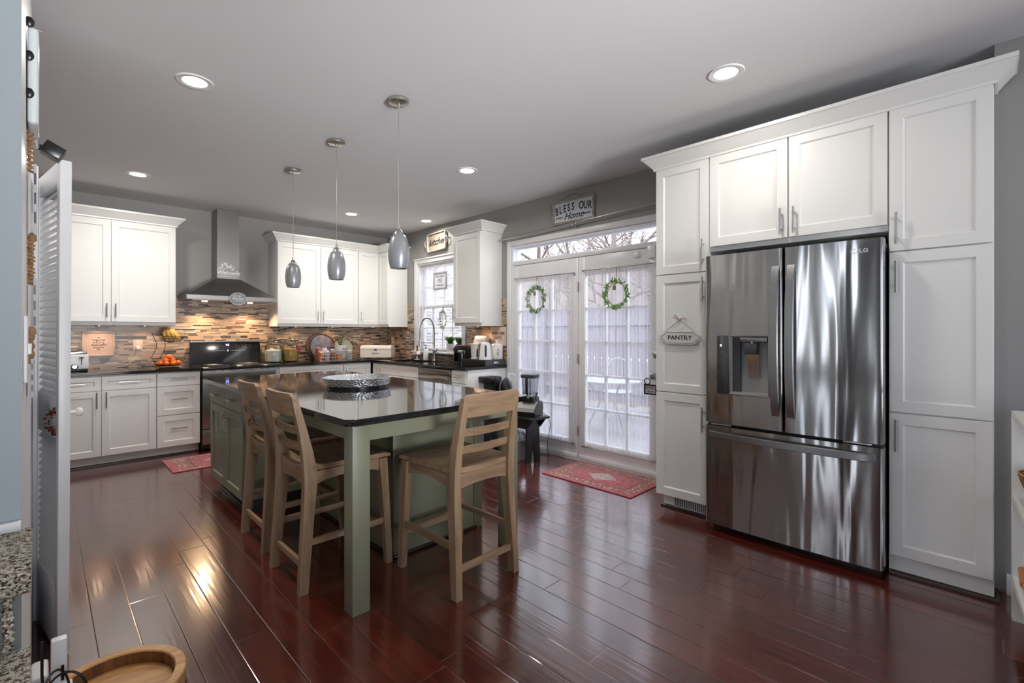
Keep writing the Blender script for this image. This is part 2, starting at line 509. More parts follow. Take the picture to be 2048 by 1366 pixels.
    def shaker(s, x0, x1, z0, z1, yf, th=0.02, fr=0.058, dep=0.009):
        e = 0.0015; i = fr; j = fr + 0.007
        def rect(o, y): return [s.bm.verts.new(p) for p in ((x0 + o, y, z0 + o), (x1 - o, y, z0 + o), (x1 - o, y, z1 - o), (x0 + o, y, z1 - o))]
        rs = [rect(0, yf + th), rect(0, yf + e), rect(e, yf), rect(i, yf), rect(j, yf + dep)]
        for A, B in zip(rs, rs[1:]):
            for k in range(4): s.bm.faces.new((A[k], A[(k + 1) % 4], B[(k + 1) % 4], B[k]))
        s.bm.faces.new(rs[-1]); s.bm.faces.new(rs[0][::-1])
        return s

    def leaf(s, c, d, up, l, w):
        d = Vector(d).normalized(); a = d.cross(Vector(up))
        if a.length < 1e-4: a = d.cross(Vector((1, 0, 0.3)))
        a.normalize(); c = Vector(c)
        nrm = a.cross(d).normalized()
        v = [s.bm.verts.new(p) for p in (c, c + d * l * .35 + a * w / 2, c + d * l * .75 + a * w * .38 + nrm * l * .05, c + d * l, c + d * l * .75 - a * w * .38 + nrm * l * .05, c + d * l * .35 - a * w / 2)]
        s.bm.faces.new(v)
        return s

    def build(s, name, m, parent=None, smooth=True, ang=32, recalc=True):
        if recalc: bmesh.ops.recalc_face_normals(s.bm, faces=s.bm.faces)
        me = bpy.data.meshes.new(name); s.bm.to_mesh(me); s.bm.free()
        if smooth:
            me.polygons.foreach_set('use_smooth', [True] * len(me.polygons))
            me.set_sharp_from_angle(angle=R(ang))
        me.materials.append(m)
        o = bpy.data.objects.new(name, me); COL.objects.link(o)
        if parent is not None: o.parent = parent
        return o


def tag(o, label=None, cat=None, group=None, kind=None):
    if label: o['label'] = label
    if cat: o['category'] = cat
    if group: o['group'] = group
    if kind: o['kind'] = kind
    return o


def thing(name, label, cat, loc=(0, 0, 0), rotz=0.0, group=None):
    o = bpy.data.objects.new(name, None); COL.objects.link(o); o.empty_display_size = 0.1
    o.location = loc; o.rotation_euler = (0, 0, rotz)
    return tag(o, label, cat, group)


def struct(name, mb, m, parent=None, smooth=False):
    o = mb.build(name, m, parent, smooth)
    if parent is None: o['kind'] = 'structure'
    return o


RW = R(-90)   # things against the right wall: local x runs towards the camera, local -y into the room


def copy_tree(o, parent=None):
    c = o.copy(); COL.objects.link(c)
    if parent is not None: c.parent = parent
    for ch in [q for q in bpy.data.objects if q.parent == o]: copy_tree(ch, c)
    return c


def text(s, size, m, parent, x, y, z, shear=0.0, bold=0.0, align='CENTER', rot=0.0, sx=1.0, name='lettering', plane='xz', ext=0.0008):
    cu = bpy.data.curves.new('txt', 'FONT'); cu.body = s; cu.size = size; cu.align_x = align; cu.align_y = 'CENTER'
    cu.shear = shear; cu.offset = bold; cu.extrude = ext; cu.resolution_u = 3
    o = bpy.data.objects.new('txt', cu); COL.objects.link(o)
    dg = bpy.context.evaluated_depsgraph_get(); dg.update()
    me = bpy.data.meshes.new_from_object(o.evaluated_get(dg))
    bpy.data.objects.remove(o); bpy.data.curves.remove(cu)
    T = Matrix.Translation((x, y, z))
    if plane == 'xz': T = T @ Matrix.Rotation(PI / 2, 4, 'X')
    T = T @ Matrix.Rotation(rot, 4, 'Z') @ Matrix.Diagonal((sx, 1, 1, 1))
    me.transform(T); me.materials.clear(); me.materials.append(m)
    ob = bpy.data.objects.new(name, me); COL.objects.link(ob); ob.parent = parent
    return ob


def arc(cx, cy, r, a0, a1, n=8): return [(cx + r * math.cos(R(a0 + (a1 - a0) * i / n)), cy + r * math.sin(R(a0 + (a1 - a0) * i / n))) for i in range(n + 1)]


def rrect(x0, x1, y0, y1, r, n=5):
    return arc(x1 - r, y0 + r, r, -90, 0, n) + arc(x1 - r, y1 - r, r, 0, 90, n) + arc(x0 + r, y1 - r, r, 90, 180, n) + arc(x0 + r, y0 + r, r, 180, 270, n)

# ================================================================ the room
WX, WY, CH = 3.86, 6.68, 2.76
struct('floor', MB().box(-3.0, 3.98, -4.5, 6.8, -0.1, 0), M['floor'])
struct('ceiling', MB().box(-3.1, 4.0, -4.6, 6.83, CH, CH + 0.12), M['ceiling'])
struct('wall_back', MB().box(-0.75, 4.0, WY, WY + 0.14, 0, CH), M['wall'])
wr = MB()
W0, W1, WZ0, WZ1 = 4.80, 5.82, 1.03, 2.27     # kitchen window opening
D0, D1, DZ = 1.98, 3.905, 2.29                # French door opening
X2 = WX + 0.13
wr.box(WX, X2, W1, WY, 0, CH); wr.box(WX, X2, W0, W1, 0, WZ0); wr.box(WX, X2, W0, W1, WZ1, CH)
wr.box(WX, X2, D1, W0, 0, CH); wr.box(WX, X2, D0, D1, DZ, CH); wr.box(WX, X2, -0.0174, D0, 0, CH)
struct('wall_right', wr, M['wall'])
struct('wall_front_right', MB().box(3.42, 3.98, -4.5, -0.0175, 0, CH), M['wall'])
struct('wall_left', MB().box(-0.14, -0.03, 1.42, 3.08, 0, CH), M['trim'])
struct('wall_left_end', MB().box(-0.9, -0.0302, 1.40, 1.419, 0, CH), M['wall_end'])
struct('wall_kitchen_left', MB().box(-0.75, -0.62, 3.2, WY, 0, CH), M['wall'])
struct('wall_closet', MB().box(-0.75, -0.16, 3.0, 3.08, 0, CH), M['wall'])
struct('wall_rear', MB().box(-3.1, -0.3, -4.6, -4.5, 0, CH).box(1.1, 1.6, -4.6, -4.5, 0, CH).box(3.0, 3.42, -4.6, -4.5, 0, CH)
       .box(-0.3, 3.0, -4.6, -4.5, 0, 0.7).box(-0.3, 3.0, -4.6, -4.5, 2.4, CH), M['wall'])
struct('wall_stair', MB().box(-3.1, -3.0, -4.5, -2.4, 0, CH).box(-3.1, -3.0, -0.9, 1.5, 0, CH).box(-3.1, -3.0, 2.2, 3.1, 0, CH)
       .box(-3.1, -3.0, -2.4, -0.9, 0, 0.7).box(-3.1, -3.0, -2.4, -0.9, 2.5, CH).box(-3.0, -0.75, 3.0, 3.1, 0, CH), M['wall'])
# baseboards
prof = [(0, 0), (0.014, 0), (0.014, 0.075), (0.009, 0.092), (0.005, 0.1), (0, 0.1)]
struct('baseboard_front_right', MB().molding([(3.42, -0.06), (3.42, -4.4)], prof, 0), M['trim'])
# mosaic splash, treated as wall finish
struct('wall_splash_back', MB().box(-0.6, 1.055, WY - 0.008, WY, 0.914, 1.40).box(1.055, 2.115, WY - 0.008, WY, 0.914, 1.735).box(2.115, WX - 0.0082, WY - 0.008, WY, 0.914, 1.40), M['mosaic_x'])
struct('wall_splash_right', MB().box(WX - 0.008, WX, 5.905, WY, 0.914, 1.69).box(WX - 0.008, WX, 4.70, 5.905, 0.914, 1.0).box(WX - 0.008, WX, 3.962, 4.695, 0.914, 1.69), M['mosaic_y'])

# ---------------------------------------------------------------- kitchen window
def rwx(y): return -y
w = thing('window_1', None, None, (WX, W1, 0), RW); w['kind'] = 'structure'   # local x = W1 - Y, local -y = room
LW = W1 - W0
cas = MB()
cp = [(0, 0), (0.0, 0.075), (-0.012, 0.075), (-0.018, 0.06), (-0.018, 0.02), (-0.010, 0.0)]
def casing(mb, x0, x1, z0, z1, wd=0.075, th=0.018, bottom=False):
    mb.box(x0 - wd, x0, -th, 0, z0 if not bottom else z0 - wd, z1 + wd, 0.004)
    mb.box(x1, x1 + wd, -th, 0, z0 if not bottom else z0 - wd, z1 + wd, 0.004)
    mb.box(x0, x1, -th, 0, z1, z1 + wd, 0.004)
    mb.box(x0 - wd - 0.008, x1 + wd + 0.008, -th - 0.012, 0, z1 + wd - 0.02, z1 + wd, 0.004)
casing(cas, 0, LW, WZ0, WZ1)
cas.build('casing', M['trim'], w)
MB().box(-0.085, LW + 0.085, -0.07, 0.10, WZ0 - 0.028, WZ0, 0.006).build('sill', M['trim'], w)
jm = MB().box(0, 0.02, 0, 0.13, WZ0, WZ1).box(LW - 0.02, LW, 0, 0.13, WZ0, WZ1).box(0.02, LW - 0.02, 0, 0.13, WZ1 - 0.02, WZ1)
jm.build('jamb', M['trim'], w)
def sash(z0, z1, y, name):
    s = MB(); f = 0.04
    s.box(0.022, 0.022 + f, y, y + 0.03, z0, z1, 0.003).box(LW - 0.022 - f, LW - 0.022, y, y + 0.03, z0, z1, 0.003)
    s.box(0.022 + f, LW - 0.022 - f, y, y + 0.03, z0, z0 + f, 0.003).box(0.022 + f, LW - 0.022 - f, y, y + 0.03, z1 - f, z1, 0.003)
    o = s.build(name, M['trim'], w)
    m = MB(); gx0 = 0.062; gx1 = LW - 0.062
    for k in (1, 2, 3):
        x = gx0 + (gx1 - gx0) * k / 4; m.box(x - 0.008, x + 0.008, y + 0.006, y + 0.024, z0 + f, z1 - f)
    zm = (z0 + z1) / 2; m.box(gx0, gx1, y + 0.0055, y + 0.0245, zm - 0.008, zm + 0.008)
    m.build('muntins', M['trim'], o)
    MB().box(gx0, gx1, y + 0.013, y + 0.017, z0 + f, z1 - f).build('glass_pane', M['glass'], o)
sash(WZ0 + 0.002, 1.67, 0.05, 'lower_sash')
sash(1.635, WZ1 - 0.022, 0.085, 'upper_sash')

# ---------------------------------------------------------------- French doors with transom
d = thing('door_1', None, None, (WX, D1, 0), RW); d['kind'] = 'structure'
LD = D1 - D0
fm = MB()
fm.box(0, 0.032, 0, 0.13, 0, DZ).box(LD - 0.032, LD, 0, 0.13, 0, DZ).box(0.032, LD - 0.032, 0, 0.13, DZ - 0.03, DZ)
fm.box(0.032, LD - 0.032, 0.0, 0.13, 2.062, 2.11, 0.004)
fm.box(0, LD, 0.0, 0.13, -0.02, 0.012)
fm.build('frame', M['trim'], d)
cs = MB(); wd = 0.055
cs.box(-wd, 0.004, -0.018, 0, 0, DZ + wd, 0.004).box(LD, LD + wd, -0.018, 0, 0, DZ + wd, 0.004).box(0.004, LD, -0.018, 0, DZ - 0.004, DZ + wd, 0.004)
cs.build('casing', M['trim'], d)
MB().box(0.032, LD - 0.032, 0.05, 0.056, 2.11, DZ - 0.03).build('transom_pane', M['glass'], d)
def leaf_(x0, x1, gx0, gx1, name):
    y0, y1 = 0.010, 0.054; z0, z1 = 0.016, 2.058; gz0, gz1 = 0.20, 1.87
    s = MB().box(x0, gx0, y0, y1, z0, z1, 0.002).box(gx1, x1, y0, y1, z0, z1, 0.002).box(gx0, gx1, y0, y1, z0, gz0, 0.002).box(gx0, gx1, y0, y1, gz1, z1, 0.002)
    o = s.build(name, M['trim'], d)
    m = MB()
    for k in (1, 2):
        x = gx0 + (gx1 - gx0) * k / 3; m.box(x - 0.010, x + 0.010, y0 + 0.006, y1 - 0.006, gz0, gz1)
    for k in (1, 2, 3, 4):
        z = gz0 + (gz1 - gz0) * k / 5; m.box(gx0, gx1, y0 + 0.005, y1 - 0.005, z - 0.010, z + 0.010)
    m.build('muntins', M['trim'], o)
    MB().box(gx0, gx1, 0.029, 0.035, gz0, gz1).build('glass_pane', M['glass'], o)
    MB().box(x0 + 0.01, x1 - 0.01, y0 - 0.012, y0, 0.014, 0.058, 0.004).build('door_sweep', M['trim'], o)
    return o
leaf_(D1 - 3.872, D1 - 2.945, D1 - 3.79, D1 - 3.07, 'fixed_leaf')
lf = leaf_(D1 - 2.941, D1 - 2.016, D1 - 2.86, D1 - 2.15, 'opening_leaf')
for z in (0.30, 1.03, 1.76):
    MB().cyl((D1 - 2.943, 0.002, z - 0.05), (D1 - 2.943, 0.002, z + 0.05), 0.007, n=10).build('hinge', M['steel'], d)
kx = D1 - 2.085
kb = MB().lathe([(0.0, 0), (0.032, 0), (0.032, 0.006), (0.012, 0.01), (0.012, 0.035), (0.026, 0.045), (0.030, 0.06), (0.024, 0.072), (0, 0.075)], (kx, 0.010, 0.91), 20, Matrix.Rotation(PI / 2, 4, 'X'))
kb.build('door_knob', M['steel'], lf)
MB().lathe([(0.0, 0), (0.031, 0), (0.030, 0.012), (0.015, 0.018), (0, 0.018)], (kx, 0.010, 1.10), 20, Matrix.Rotation(PI / 2, 4, 'X')).build('deadbolt', M['steel'], lf)
MB().box(D1 - 2.30, D1 - 2.245, -0.006, 0.01, 1.985, 2.03, 0.003).build('alarm_contact', M['white'], lf)
MB().box(D1 - 2.155, D1 - 2.08, -0.020, 0.01, 1.96, 2.075, 0.006).build('alarm_sensor', M['white'], lf)

# ================================================================ outdoors
struct('ground_outside', MB().box(4.0, 30, -8, 34, -0.9, -0.8), mat('winter_lawn', C(128, 118, 100), 0.95))
dk = mat('weathered_deck', C(150, 146, 148), 0.85)
struct('deck_floor', MB().box(4.0, 7.4, -1.5, 8.6, -0.12, -0.04), dk)
fence = thing('deck_fence', 'tall weathered board fence along the outer edge of the deck', 'fence', (7.3, 3, -0.04))
fw = mat('grey_purple_fence_board', C(150, 142, 150), 0.85)
fp = MB()
for k in range(64):
    y = -4.0 + k * 0.155
    fp.box(0, 0.025, y, y + 0.128, 0.06, 1.80)
fp.build('board_panel', fw, fence)
MB().box(-0.04, 0.0, -4, 5.9, 0.25, 0.34).box(-0.04, 0, -4, 5.9, 1.45, 1.54).build('rail', fw, fence)
for k in range(5): MB().box(-0.10, 0.0, -4 + k * 2.45, -3.9 + k * 2.45, 0, 1.86).build('post', fw, fence)
nb = thing('brick_house', 'pale brick neighbouring house seen through the sink window', 'house', (6.6, 10.0, -0.8))
MB().box(-3.0, 3.2, 0, 3, 0, 7).build('wall', M['brick'], nb)
# white garden table and chair on the deck
wi = mat('white_wrought_iron', C(176, 178, 184), 0.5)
gt = thing('patio_table', 'round white patio table on the deck outside the glazed doors', 'table', (5.45, 3.62, -0.04))
MB().lathe([(0, 0.70), (0.40, 0.70), (0.42, 0.69), (0.42, 0.675), (0.40, 0.67), (0, 0.67)], n=40).build('table_top', wi, gt)
for k in range(3):
    a = 2 * PI * k / 3
    MB().tube([(0.30 * math.cos(a), 0.30 * math.sin(a), 0.68), (0.12 * math.cos(a), 0.12 * math.sin(a), 0.4), (0.32 * math.cos(a), 0.32 * math.sin(a), 0.0)], 0.012).build('leg', wi, gt)
gc = thing('patio_chair', 'white wrought iron chair behind the patio table', 'chair', (6.15, 3.95, -0.04), R(-60))
MB().lathe([(0, 0.45), (0.20, 0.45), (0.21, 0.44), (0.2, 0.43), (0, 0.43)], n=24).build('seat', wi, gc)
bk = MB().tube([(-0.19, 0.15, 0.44), (-0.19, 0.2, 0.75), (-0.1, 0.22, 0.9), (0, 0.225, 0.94), (0.1, 0.22, 0.9), (0.19, 0.2, 0.75), (0.19, 0.15, 0.44)], 0.011)
for k in range(-2, 3): bk.tube([(k * 0.06, 0.17, 0.45), (k * 0.07, 0.21, 0.88)], 0.006)
bk.build('backrest', wi, gc)
for sx in (-1, 1):
    for sy in (-1, 1): MB().tube([(sx * 0.15, sy * 0.13, 0.44), (sx * 0.19, sy * 0.18, 0)], 0.011).build('leg', wi, gc)

# bare winter trees beyond the fence
bark = mat('pale_bark', C(132, 118, 112), 0.9)
def tree(x, y, h, seed, label, lean=0.0):
    rnd = random.Random(seed); t = thing('bare_tree', label, 'tree', (x, y, -0.8), 0, 'bare trees beyond the deck fence')
    tk = MB(); br = MB(); tips = []
    pts = [(0, 0, 0)]; p = Vector((0, 0, 0)); dirv = Vector((lean, rnd.uniform(-.05, .05), 1))
    for k in range(6):
        p = p + dirv * h / 6 + Vector((rnd.uniform(-.1, .1), rnd.uniform(-.1, .1), 0)); pts.append(tuple(p))
    tk.tube(pts, [0.14 * (1 - 0.13 * k) for k in range(7)], 8)
    def grow(p, d, l, r, lvl):
        q = [p]; pp = p
        for k in range(3):
            d = (d + Vector((rnd.uniform(-.35, .35), rnd.uniform(-.35, .35), rnd.uniform(-.1, .25)))).normalized()
            pp = pp + d * l / 3; q.append(pp)
        br.tube(q, [r, r * .85, r * .7, r * .5], 4)
        if lvl > 0:
            for _ in range(4):
                k = rnd.choice((1, 2, 3)); dd = (d + Vector((rnd.uniform(-1, 1), rnd.uniform(-1, 1), rnd.uniform(-.4, .8)))).normalized()
                grow(q[k], dd, l * 0.68, r * 0.5, lvl - 1)
    for k in range(2, 7):
        for _ in range(2):
            a = rnd.uniform(0, 2 * PI); grow(Vector(pts[k]), Vector((math.cos(a), math.sin(a), rnd.uniform(.2, .9))).normalized(), h * 0.3, 0.05, 3)
    tk.build('trunk', bark, t); br.build('branches', bark, t)
tl = ['bare tree with thick leaning trunk beyond the fence', 'tall bare tree with many fine twigs beyond the fence', 'bare tree at the left end of the high transom view',
      'slender bare tree in the middle of the transom view', 'low bushy bare tree filling the gap above the fence', 'bare tree farthest right behind the opening glass door']
for i, (x, y, h) in enumerate([(12.2, 10.6, 6.5), (13.5, 7.0, 7.5), (11.6, 14.3, 6.0), (17.5, 11.4, 8.0), (10.2, 6.1, 5.5), (13, 2.9, 7)]):
    tree(x, y, h, 11 + i, tl[i], 0.1 * (i % 3 - 1))
tag(MB().prism([(4, 0), (34, 0), (34, 4.2), (26, 5.0), (20, 4.6), (14, 4.9), (8, 4.3), (4, 4.6)], 'x', 20.0, 21.0).build('hedge', mat('distant_brush', C(150, 138, 132), 0.95)), kind='structure')
bpy.data.objects['hedge'].name = 'hill'

# ================================================================ cabinets
def pull(parent, x, z, yf, L, vertical=True, m=None, r=0.006, post=None, off=0.032):
    m = m or M['steel']; h = MB(); y = yf - off; a = post if post is not None else L * 0.3
    if vertical:
        h.cyl((x, y, z - L / 2), (x, y, z + L / 2), r, n=10)
        for s_ in (-a, a): h.cyl((x, yf, z + s_), (x, y, z + s_), r * 0.8, n=8)
    else:
        h.cyl((x - L / 2, y, z), (x + L / 2, y, z), r, n=10)
        for s_ in (-a, a): h.cyl((x + s_, yf, z), (x + s_, y, z), r * 0.8, n=8)
    return h.build('handle', m, parent)


def cabinet(name, label, cat, loc, rotz, w, dp, z0, z1, fronts, m=None, toe=None, group=None, hm=None, toe_m=None):
    """local: x 0..w, door front plane y=0, carcass y 0.021..dp"""
    m = m or M['cab']
    t = thing(name, label, cat, loc, rotz, group)
    MB().box(0, w, 0.021, dp, z0, z1, 0.001).build('carcass', m, t)
    if toe: MB().box(toe[0], toe[1], toe[2], dp, 0, z0).build('toe_kick', toe_m or m, t)
    for f in fronts:
        kind, a, b, c, e = f[:5]; g = 0.0018
        fr = f[6] if len(f) > 6 else (0.058 if e - c > 0.25 else 0.045)
        o = MB().shaker(a + g, b - g, c + g, e - g, 0.0, 0.02, fr).build(kind, m, t, ang=12)
        hd = f[5] if len(f) > 5 else None
        if hd: pull(o, hd[1], hd[2], 0.0, hd[3], hd[0] == 'v', hm)
    return t


LB = 'white shaker '
# --- base cabinets left of the range (front plane Y=6.01)
FY = 6.01; DPB = 0.655
cabinet('base_cabinet', 'white base cabinet with two drawers over two doors under the toaster', 'cabinet', (-0.145, FY, 0), 0, 0.978, DPB, 0.10, 0.883,
        [('drawer', 0.15, 0.548, 0.735, 0.872, ('h', 0.36, 0.81, 0.14)), ('drawer', 0.551, 0.976, 0.735, 0.872, ('h', 0.76, 0.81, 0.16)),
         ('door', 0.15, 0.548, 0.105, 0.732, ('v', 0.515, 0.645, 0.155)), ('door', 0.551, 0.976, 0.105, 0.732, ('v', 0.585, 0.645, 0.155))], toe=(0.0, 0.978, 0.085))
cabinet('drawer_cabinet', 'white base cabinet with three stacked drawers beside the range', 'cabinet', (0.835, FY, 0), 0, 0.382, DPB, 0.10, 0.883,
        [('drawer', 0.002, 0.378, 0.735, 0.872, ('h', 0.19, 0.81, 0.145)), ('drawer', 0.002, 0.378, 0.435, 0.732, ('h', 0.19, 0.60, 0.145)), ('drawer', 0.002, 0.378, 0.105, 0.432, ('h', 0.19, 0.295, 0.145))], toe=(0.0, 0.382, 0.085))
# --- base cabinets right of the range
cabinet('drawer_cabinet', 'white wide drawer cabinet right of the range, behind the island', 'cabinet', (1.995, FY, 0), 0, 0.83, DPB, 0.10, 0.883,
        [('drawer', 0.03, 0.826, 0.735, 0.872, None), ('drawer', 0.03, 0.826, 0.42, 0.732, None), ('drawer', 0.03, 0.826, 0.105, 0.417, None)], toe=(0.0, 0.83, 0.085))
cc = cabinet('corner_cabinet', 'white inner corner base cabinet with narrow doors meeting at the corner', 'cabinet', (2.828, FY, 0), 0, 0.40, DPB, 0.10, 0.883,
             [('door', 0.002, 0.392, 0.105, 0.872, ('v', 0.04, 0.76, 0.15))], toe=(0.0, 0.40, 0.085))
XF = 3.245
cabinet('corner_cabinet', 'white corner filler cabinet at the end of the sink run', 'cabinet', (XF, 6.005, 0), RW, 0.20, 0.60, 0.10, 0.883,
        [('door', 0.002, 0.198, 0.105, 0.872, None)], toe=(0.0, 0.20, 0.085))
cabinet('sink_cabinet', 'white sink base cabinet with two false drawer fronts', 'cabinet', (XF, 5.803, 0), RW, 0.92, 0.60, 0.10, 0.69,
        [('drawer_front', 0.002, 0.458, 0.735, 0.872, None), ('drawer_front', 0.461, 0.918, 0.735, 0.872, None), ('door', 0.002, 0.458, 0.105, 0.732, None), ('door', 0.461, 0.918, 0.105, 0.732, None)], toe=(0.0, 0.92, 0.085))
MB().box(0, 0.92, 0.021, 0.06, 0.69, 0.883).build('face_frame', M['cab'], [o for o in bpy.data.objects if o.name.startswith('sink_cabinet')][0])
dw = thing('dishwasher', 'stainless steel dishwasher under the granite between white cabinets', 'dishwasher', (XF, 4.88, 0), RW)
MB().box(0.004, 0.636, 0.02, 0.58, 0.10, 0.87).build('body', M['dgrey'], dw)
MB().box(0.006, 0.634, -0.012, 0.02, 0.12, 0.80, 0.004).build('door', M['stainless'], dw)
MB().box(0.006, 0.634, -0.012, 0.02, 0.805, 0.872, 0.004).build('control_strip', M['stainless'], dw)
MB().box(0.04, 0.60, -0.035, -0.024, 0.755, 0.785, 0.004).box(0.05, 0.07, -0.026, -0.010, 0.76, 0.78).box(0.57, 0.59, -0.026, -0.010, 0.76, 0.78).build('handle', M['steel'], dw)
MB().box(0.004, 0.636, 0.085, 0.58, 0, 0.10).build('toe_kick', M['black'], dw)
cabinet('drawer_cabinet', 'white narrow drawer cabinet at the open end of the sink run', 'cabinet', (XF, 4.235, 0), RW, 0.265, 0.61, 0.10, 0.883,
        [('drawer', 0.002, 0.245, 0.735, 0.872, ('h', 0.125, 0.80, 0.12)), ('drawer', 0.002, 0.245, 0.42, 0.732, ('h', 0.125, 0.62, 0.12)), ('drawer', 0.002, 0.245, 0.105, 0.417, ('h', 0.125, 0.30, 0.12))], toe=(0.0, 0.265, 0.085))

# --- wall cabinets
UF = 6.33; UD = 0.349
cabinet('wall_cabinet', 'white wall cabinet with two doors left of the range hood', 'cabinet', (-0.06, UF, 0), 0, 1.112, UD, 1.37, 2.455,
        [('door', 0.002, 0.560, 1.405, 2.445, ('v', 0.527, 1.52, 0.145)), ('door', 0.563, 1.110, 1.405, 2.445, ('v', 0.597, 1.52, 0.145))])
uc = cabinet('wall_cabinet', 'white wall cabinet with two doors right of the range hood', 'cabinet', (2.112, UF, 0), 0, 1.085, UD, 1.37, 2.455,
             [('door', 0.002, 0.548, 1.405, 2.445, ('v', 0.515, 1.52, 0.145)), ('door', 0.551, 1.083, 1.405, 2.445, ('v', 0.585, 1.52, 0.145))])
ucn = thing('corner_wall_cabinet', 'white L-shaped corner wall cabinet beside the sink window', 'cabinet', (3.20, UF, 0), 0)
MB().prism([(0, 0.021), (0.341, 0.021), (0.341, -0.245), (0.651, -0.245), (0.651, 0.341), (0, 0.341)], 'z', 1.37, 2.455).build('carcass', M['cab'], ucn)
dl = MB().shaker(0.003, 0.318, 1.405, 2.445, 0.0, 0.02, 0.05).build('door', M['cab'], ucn, ang=12)
pull(dl, 0.045, 1.52, 0, 0.145)
q = MB(); q.shaker(0.003, 0.262, 1.405, 2.445, 0.0, 0.02, 0.05)
q.bm.transform(Matrix.Translation((0.32, 0.018, 0)) @ Matrix.Rotation(RW, 4, 'Z'))
q.build('door', M['cab'], ucn, ang=12)
cabinet('wall_cabinet', 'white single door wall cabinet between sink window and glazed doors', 'cabinet', (3.52, 4.555, 0), RW, 0.50, 0.338, 1.37, 2.455,
        [('door', 0.002, 0.498, 1.405, 2.445, ('v', 0.035, 1.52, 0.145))])

crown = [(0, 0), (0.012, 0), (0.014, 0.014), (0.022, 0.022), (0.040, 0.044), (0.060, 0.066), (0.070, 0.076), (0.078, 0.078), (0.078, 0.098), (0, 0.098)]
def crown_mold(label, path, z):
    tag(MB().molding(path, crown, z).build('crown_molding', M['cab'], ang=25), label, 'molding')
crown_mold('white crown molding on top of the cabinet left of the hood', [(-0.06, UF + 0.02), (1.052, UF + 0.02), (1.052, WY - 0.002)], 2.456)
crown_mold('white crown molding turning the corner above the cabinets right of the hood', [(2.112, WY - 0.002), (2.112, UF + 0.02), (3.541, UF + 0.02), (3.541, 6.085), (WX - 0.003, 6.085)], 2.456)
crown_mold('white crown molding around the single cabinet beside the glazed doors', [(WX - 0.003, 4.555), (3.54, 4.555), (3.54, 4.055), (WX - 0.003, 4.055)], 2.456)

# --- tall cabinets round the refrigerator (door plane X=3.25)
TX = 3.25; TD = 0.60
lp = cabinet('pantry_cabinet', 'tall white pantry cabinet with three doors left of the refrigerator', 'cabinet', (TX, 1.755, 0), RW, 0.398, TD, 0.10, 2.515,
        [('door', 0.002, 0.396, 0.105, 0.862, ('v', 0.362, 0.70, 0.17)), ('door', 0.002, 0.396, 0.866, 1.720, ('v', 0.362, 1.60, 0.17)), ('door', 0.002, 0.396, 1.724, 2.505, ('v', 0.362, 1.86, 0.17))],
        toe=(0.03, 0.398, 0.07))
cabinet('bridge_cabinet', 'white two door cabinet directly above the refrigerator', 'cabinet', (TX, 1.356, 0), RW, 0.969, TD, 1.855, 2.515,
        [('door', 0.002, 0.482, 1.885, 2.505, ('v', 0.448, 1.985, 0.16)), ('door', 0.487, 0.967, 1.885, 2.505, ('v', 0.521, 1.985, 0.16))])
cabinet('pantry_cabinet', 'tall white pantry cabinet with three doors right of the refrigerator', 'cabinet', (TX, 0.386, 0), RW, 0.402, TD, 0.10, 2.515,
        [('door', 0.002, 0.400, 0.105, 0.872, ('v', 0.036, 0.755, 0.17)), ('door', 0.002, 0.400, 0.876, 1.735, ('v', 0.036, 1.60, 0.17)), ('door', 0.002, 0.400, 1.739, 2.505, ('v', 0.036, 1.86, 0.17))],
        toe=(0.0, 0.402, 0.03))
crown_mold('long white crown molding above the pantry cabinets and refrigerator', [(WX - 0.003, 1.756), (TX + 0.005, 1.756), (TX + 0.005, -0.018), (3.41, -0.018)], 2.500)
vg = thing('floor_vent_grille', 'white metal vent grille in the toe kick left of the refrigerator', 'vent', (TX + 0.07, 1.755, 0), RW)
MB().box(0.11, 0.39, -0.008, 0, 0.018, 0.095, 0.002).build('frame', M['cab'], vg)
sl = MB()
for k in range(19): sl.box(0.122 + k * 0.0138, 0.1285 + k * 0.0138, -0.0095, -0.008, 0.026, 0.088)
sl.build('slot', M['void'], vg)
# dark shoe molding strips at the cabinet bases
shoe = [(0, 0), (0.018, 0), (0.017, 0.008), (0.012, 0.015), (0.004, 0.019), (0, 0.019)]
def shoe_mold(n, path): struct(n, MB().molding(path, shoe, 0.0005), M['dark_toe'], smooth=True)
shoe_mold('trim_1', [(-0.14, 6.095), (1.217, 6.095)])
shoe_mold('trim_2', [(3.84, 1.756), (3.32, 1.725), (3.32, 1.36)])
shoe_mold('trim_3', [(3.28, 0.384), (3.28, -0.018), (3.405, -0.018)])
shoe_mold('trim_4', [(3.405, -0.08), (3.405, -4.3)])

# ---------------------------------------------------------------- granite worktops
def slab(name, label, poly, z0=0.884, z1=0.914, r=0.010):
    b2 = MB(); b2.prism(poly, 'z', z0, z1)
    bmesh.ops.bevel(b2.bm, geom=[e for e in b2.bm.edges if abs(e.verts[0].co.z - e.verts[1].co.z) < 1e-5], offset=r, segments=3, affect='EDGES')
    o = b2.build(name, M['granite']); return tag(o, label, 'countertop')
slab('countertop', 'black granite worktop left of the range with fruit basket and toaster', [(-0.6, 5.985), (1.222, 5.985), (1.222, WY - 0.009), (-0.6, WY - 0.009)])
def cut(o, mb):
    c = mb.build('cutter', M['granite'], smooth=False)
    if o.parent is not None: c.parent = o.parent
    md = o.modifiers.new('b', 'BOOLEAN'); md.object = c; md.operation = 'DIFFERENCE'; md.solver = 'EXACT'
    dg = bpy.context.evaluated_depsgraph_get(); dg.update()
    me = bpy.data.meshes.new_from_object(o.evaluated_get(dg)); o.modifiers.clear(); old = o.data; o.data = me; me.name = o.name
    me.set_sharp_from_angle(angle=R(32))
    bpy.data.objects.remove(c); bpy.data.meshes.remove(old)
    return o
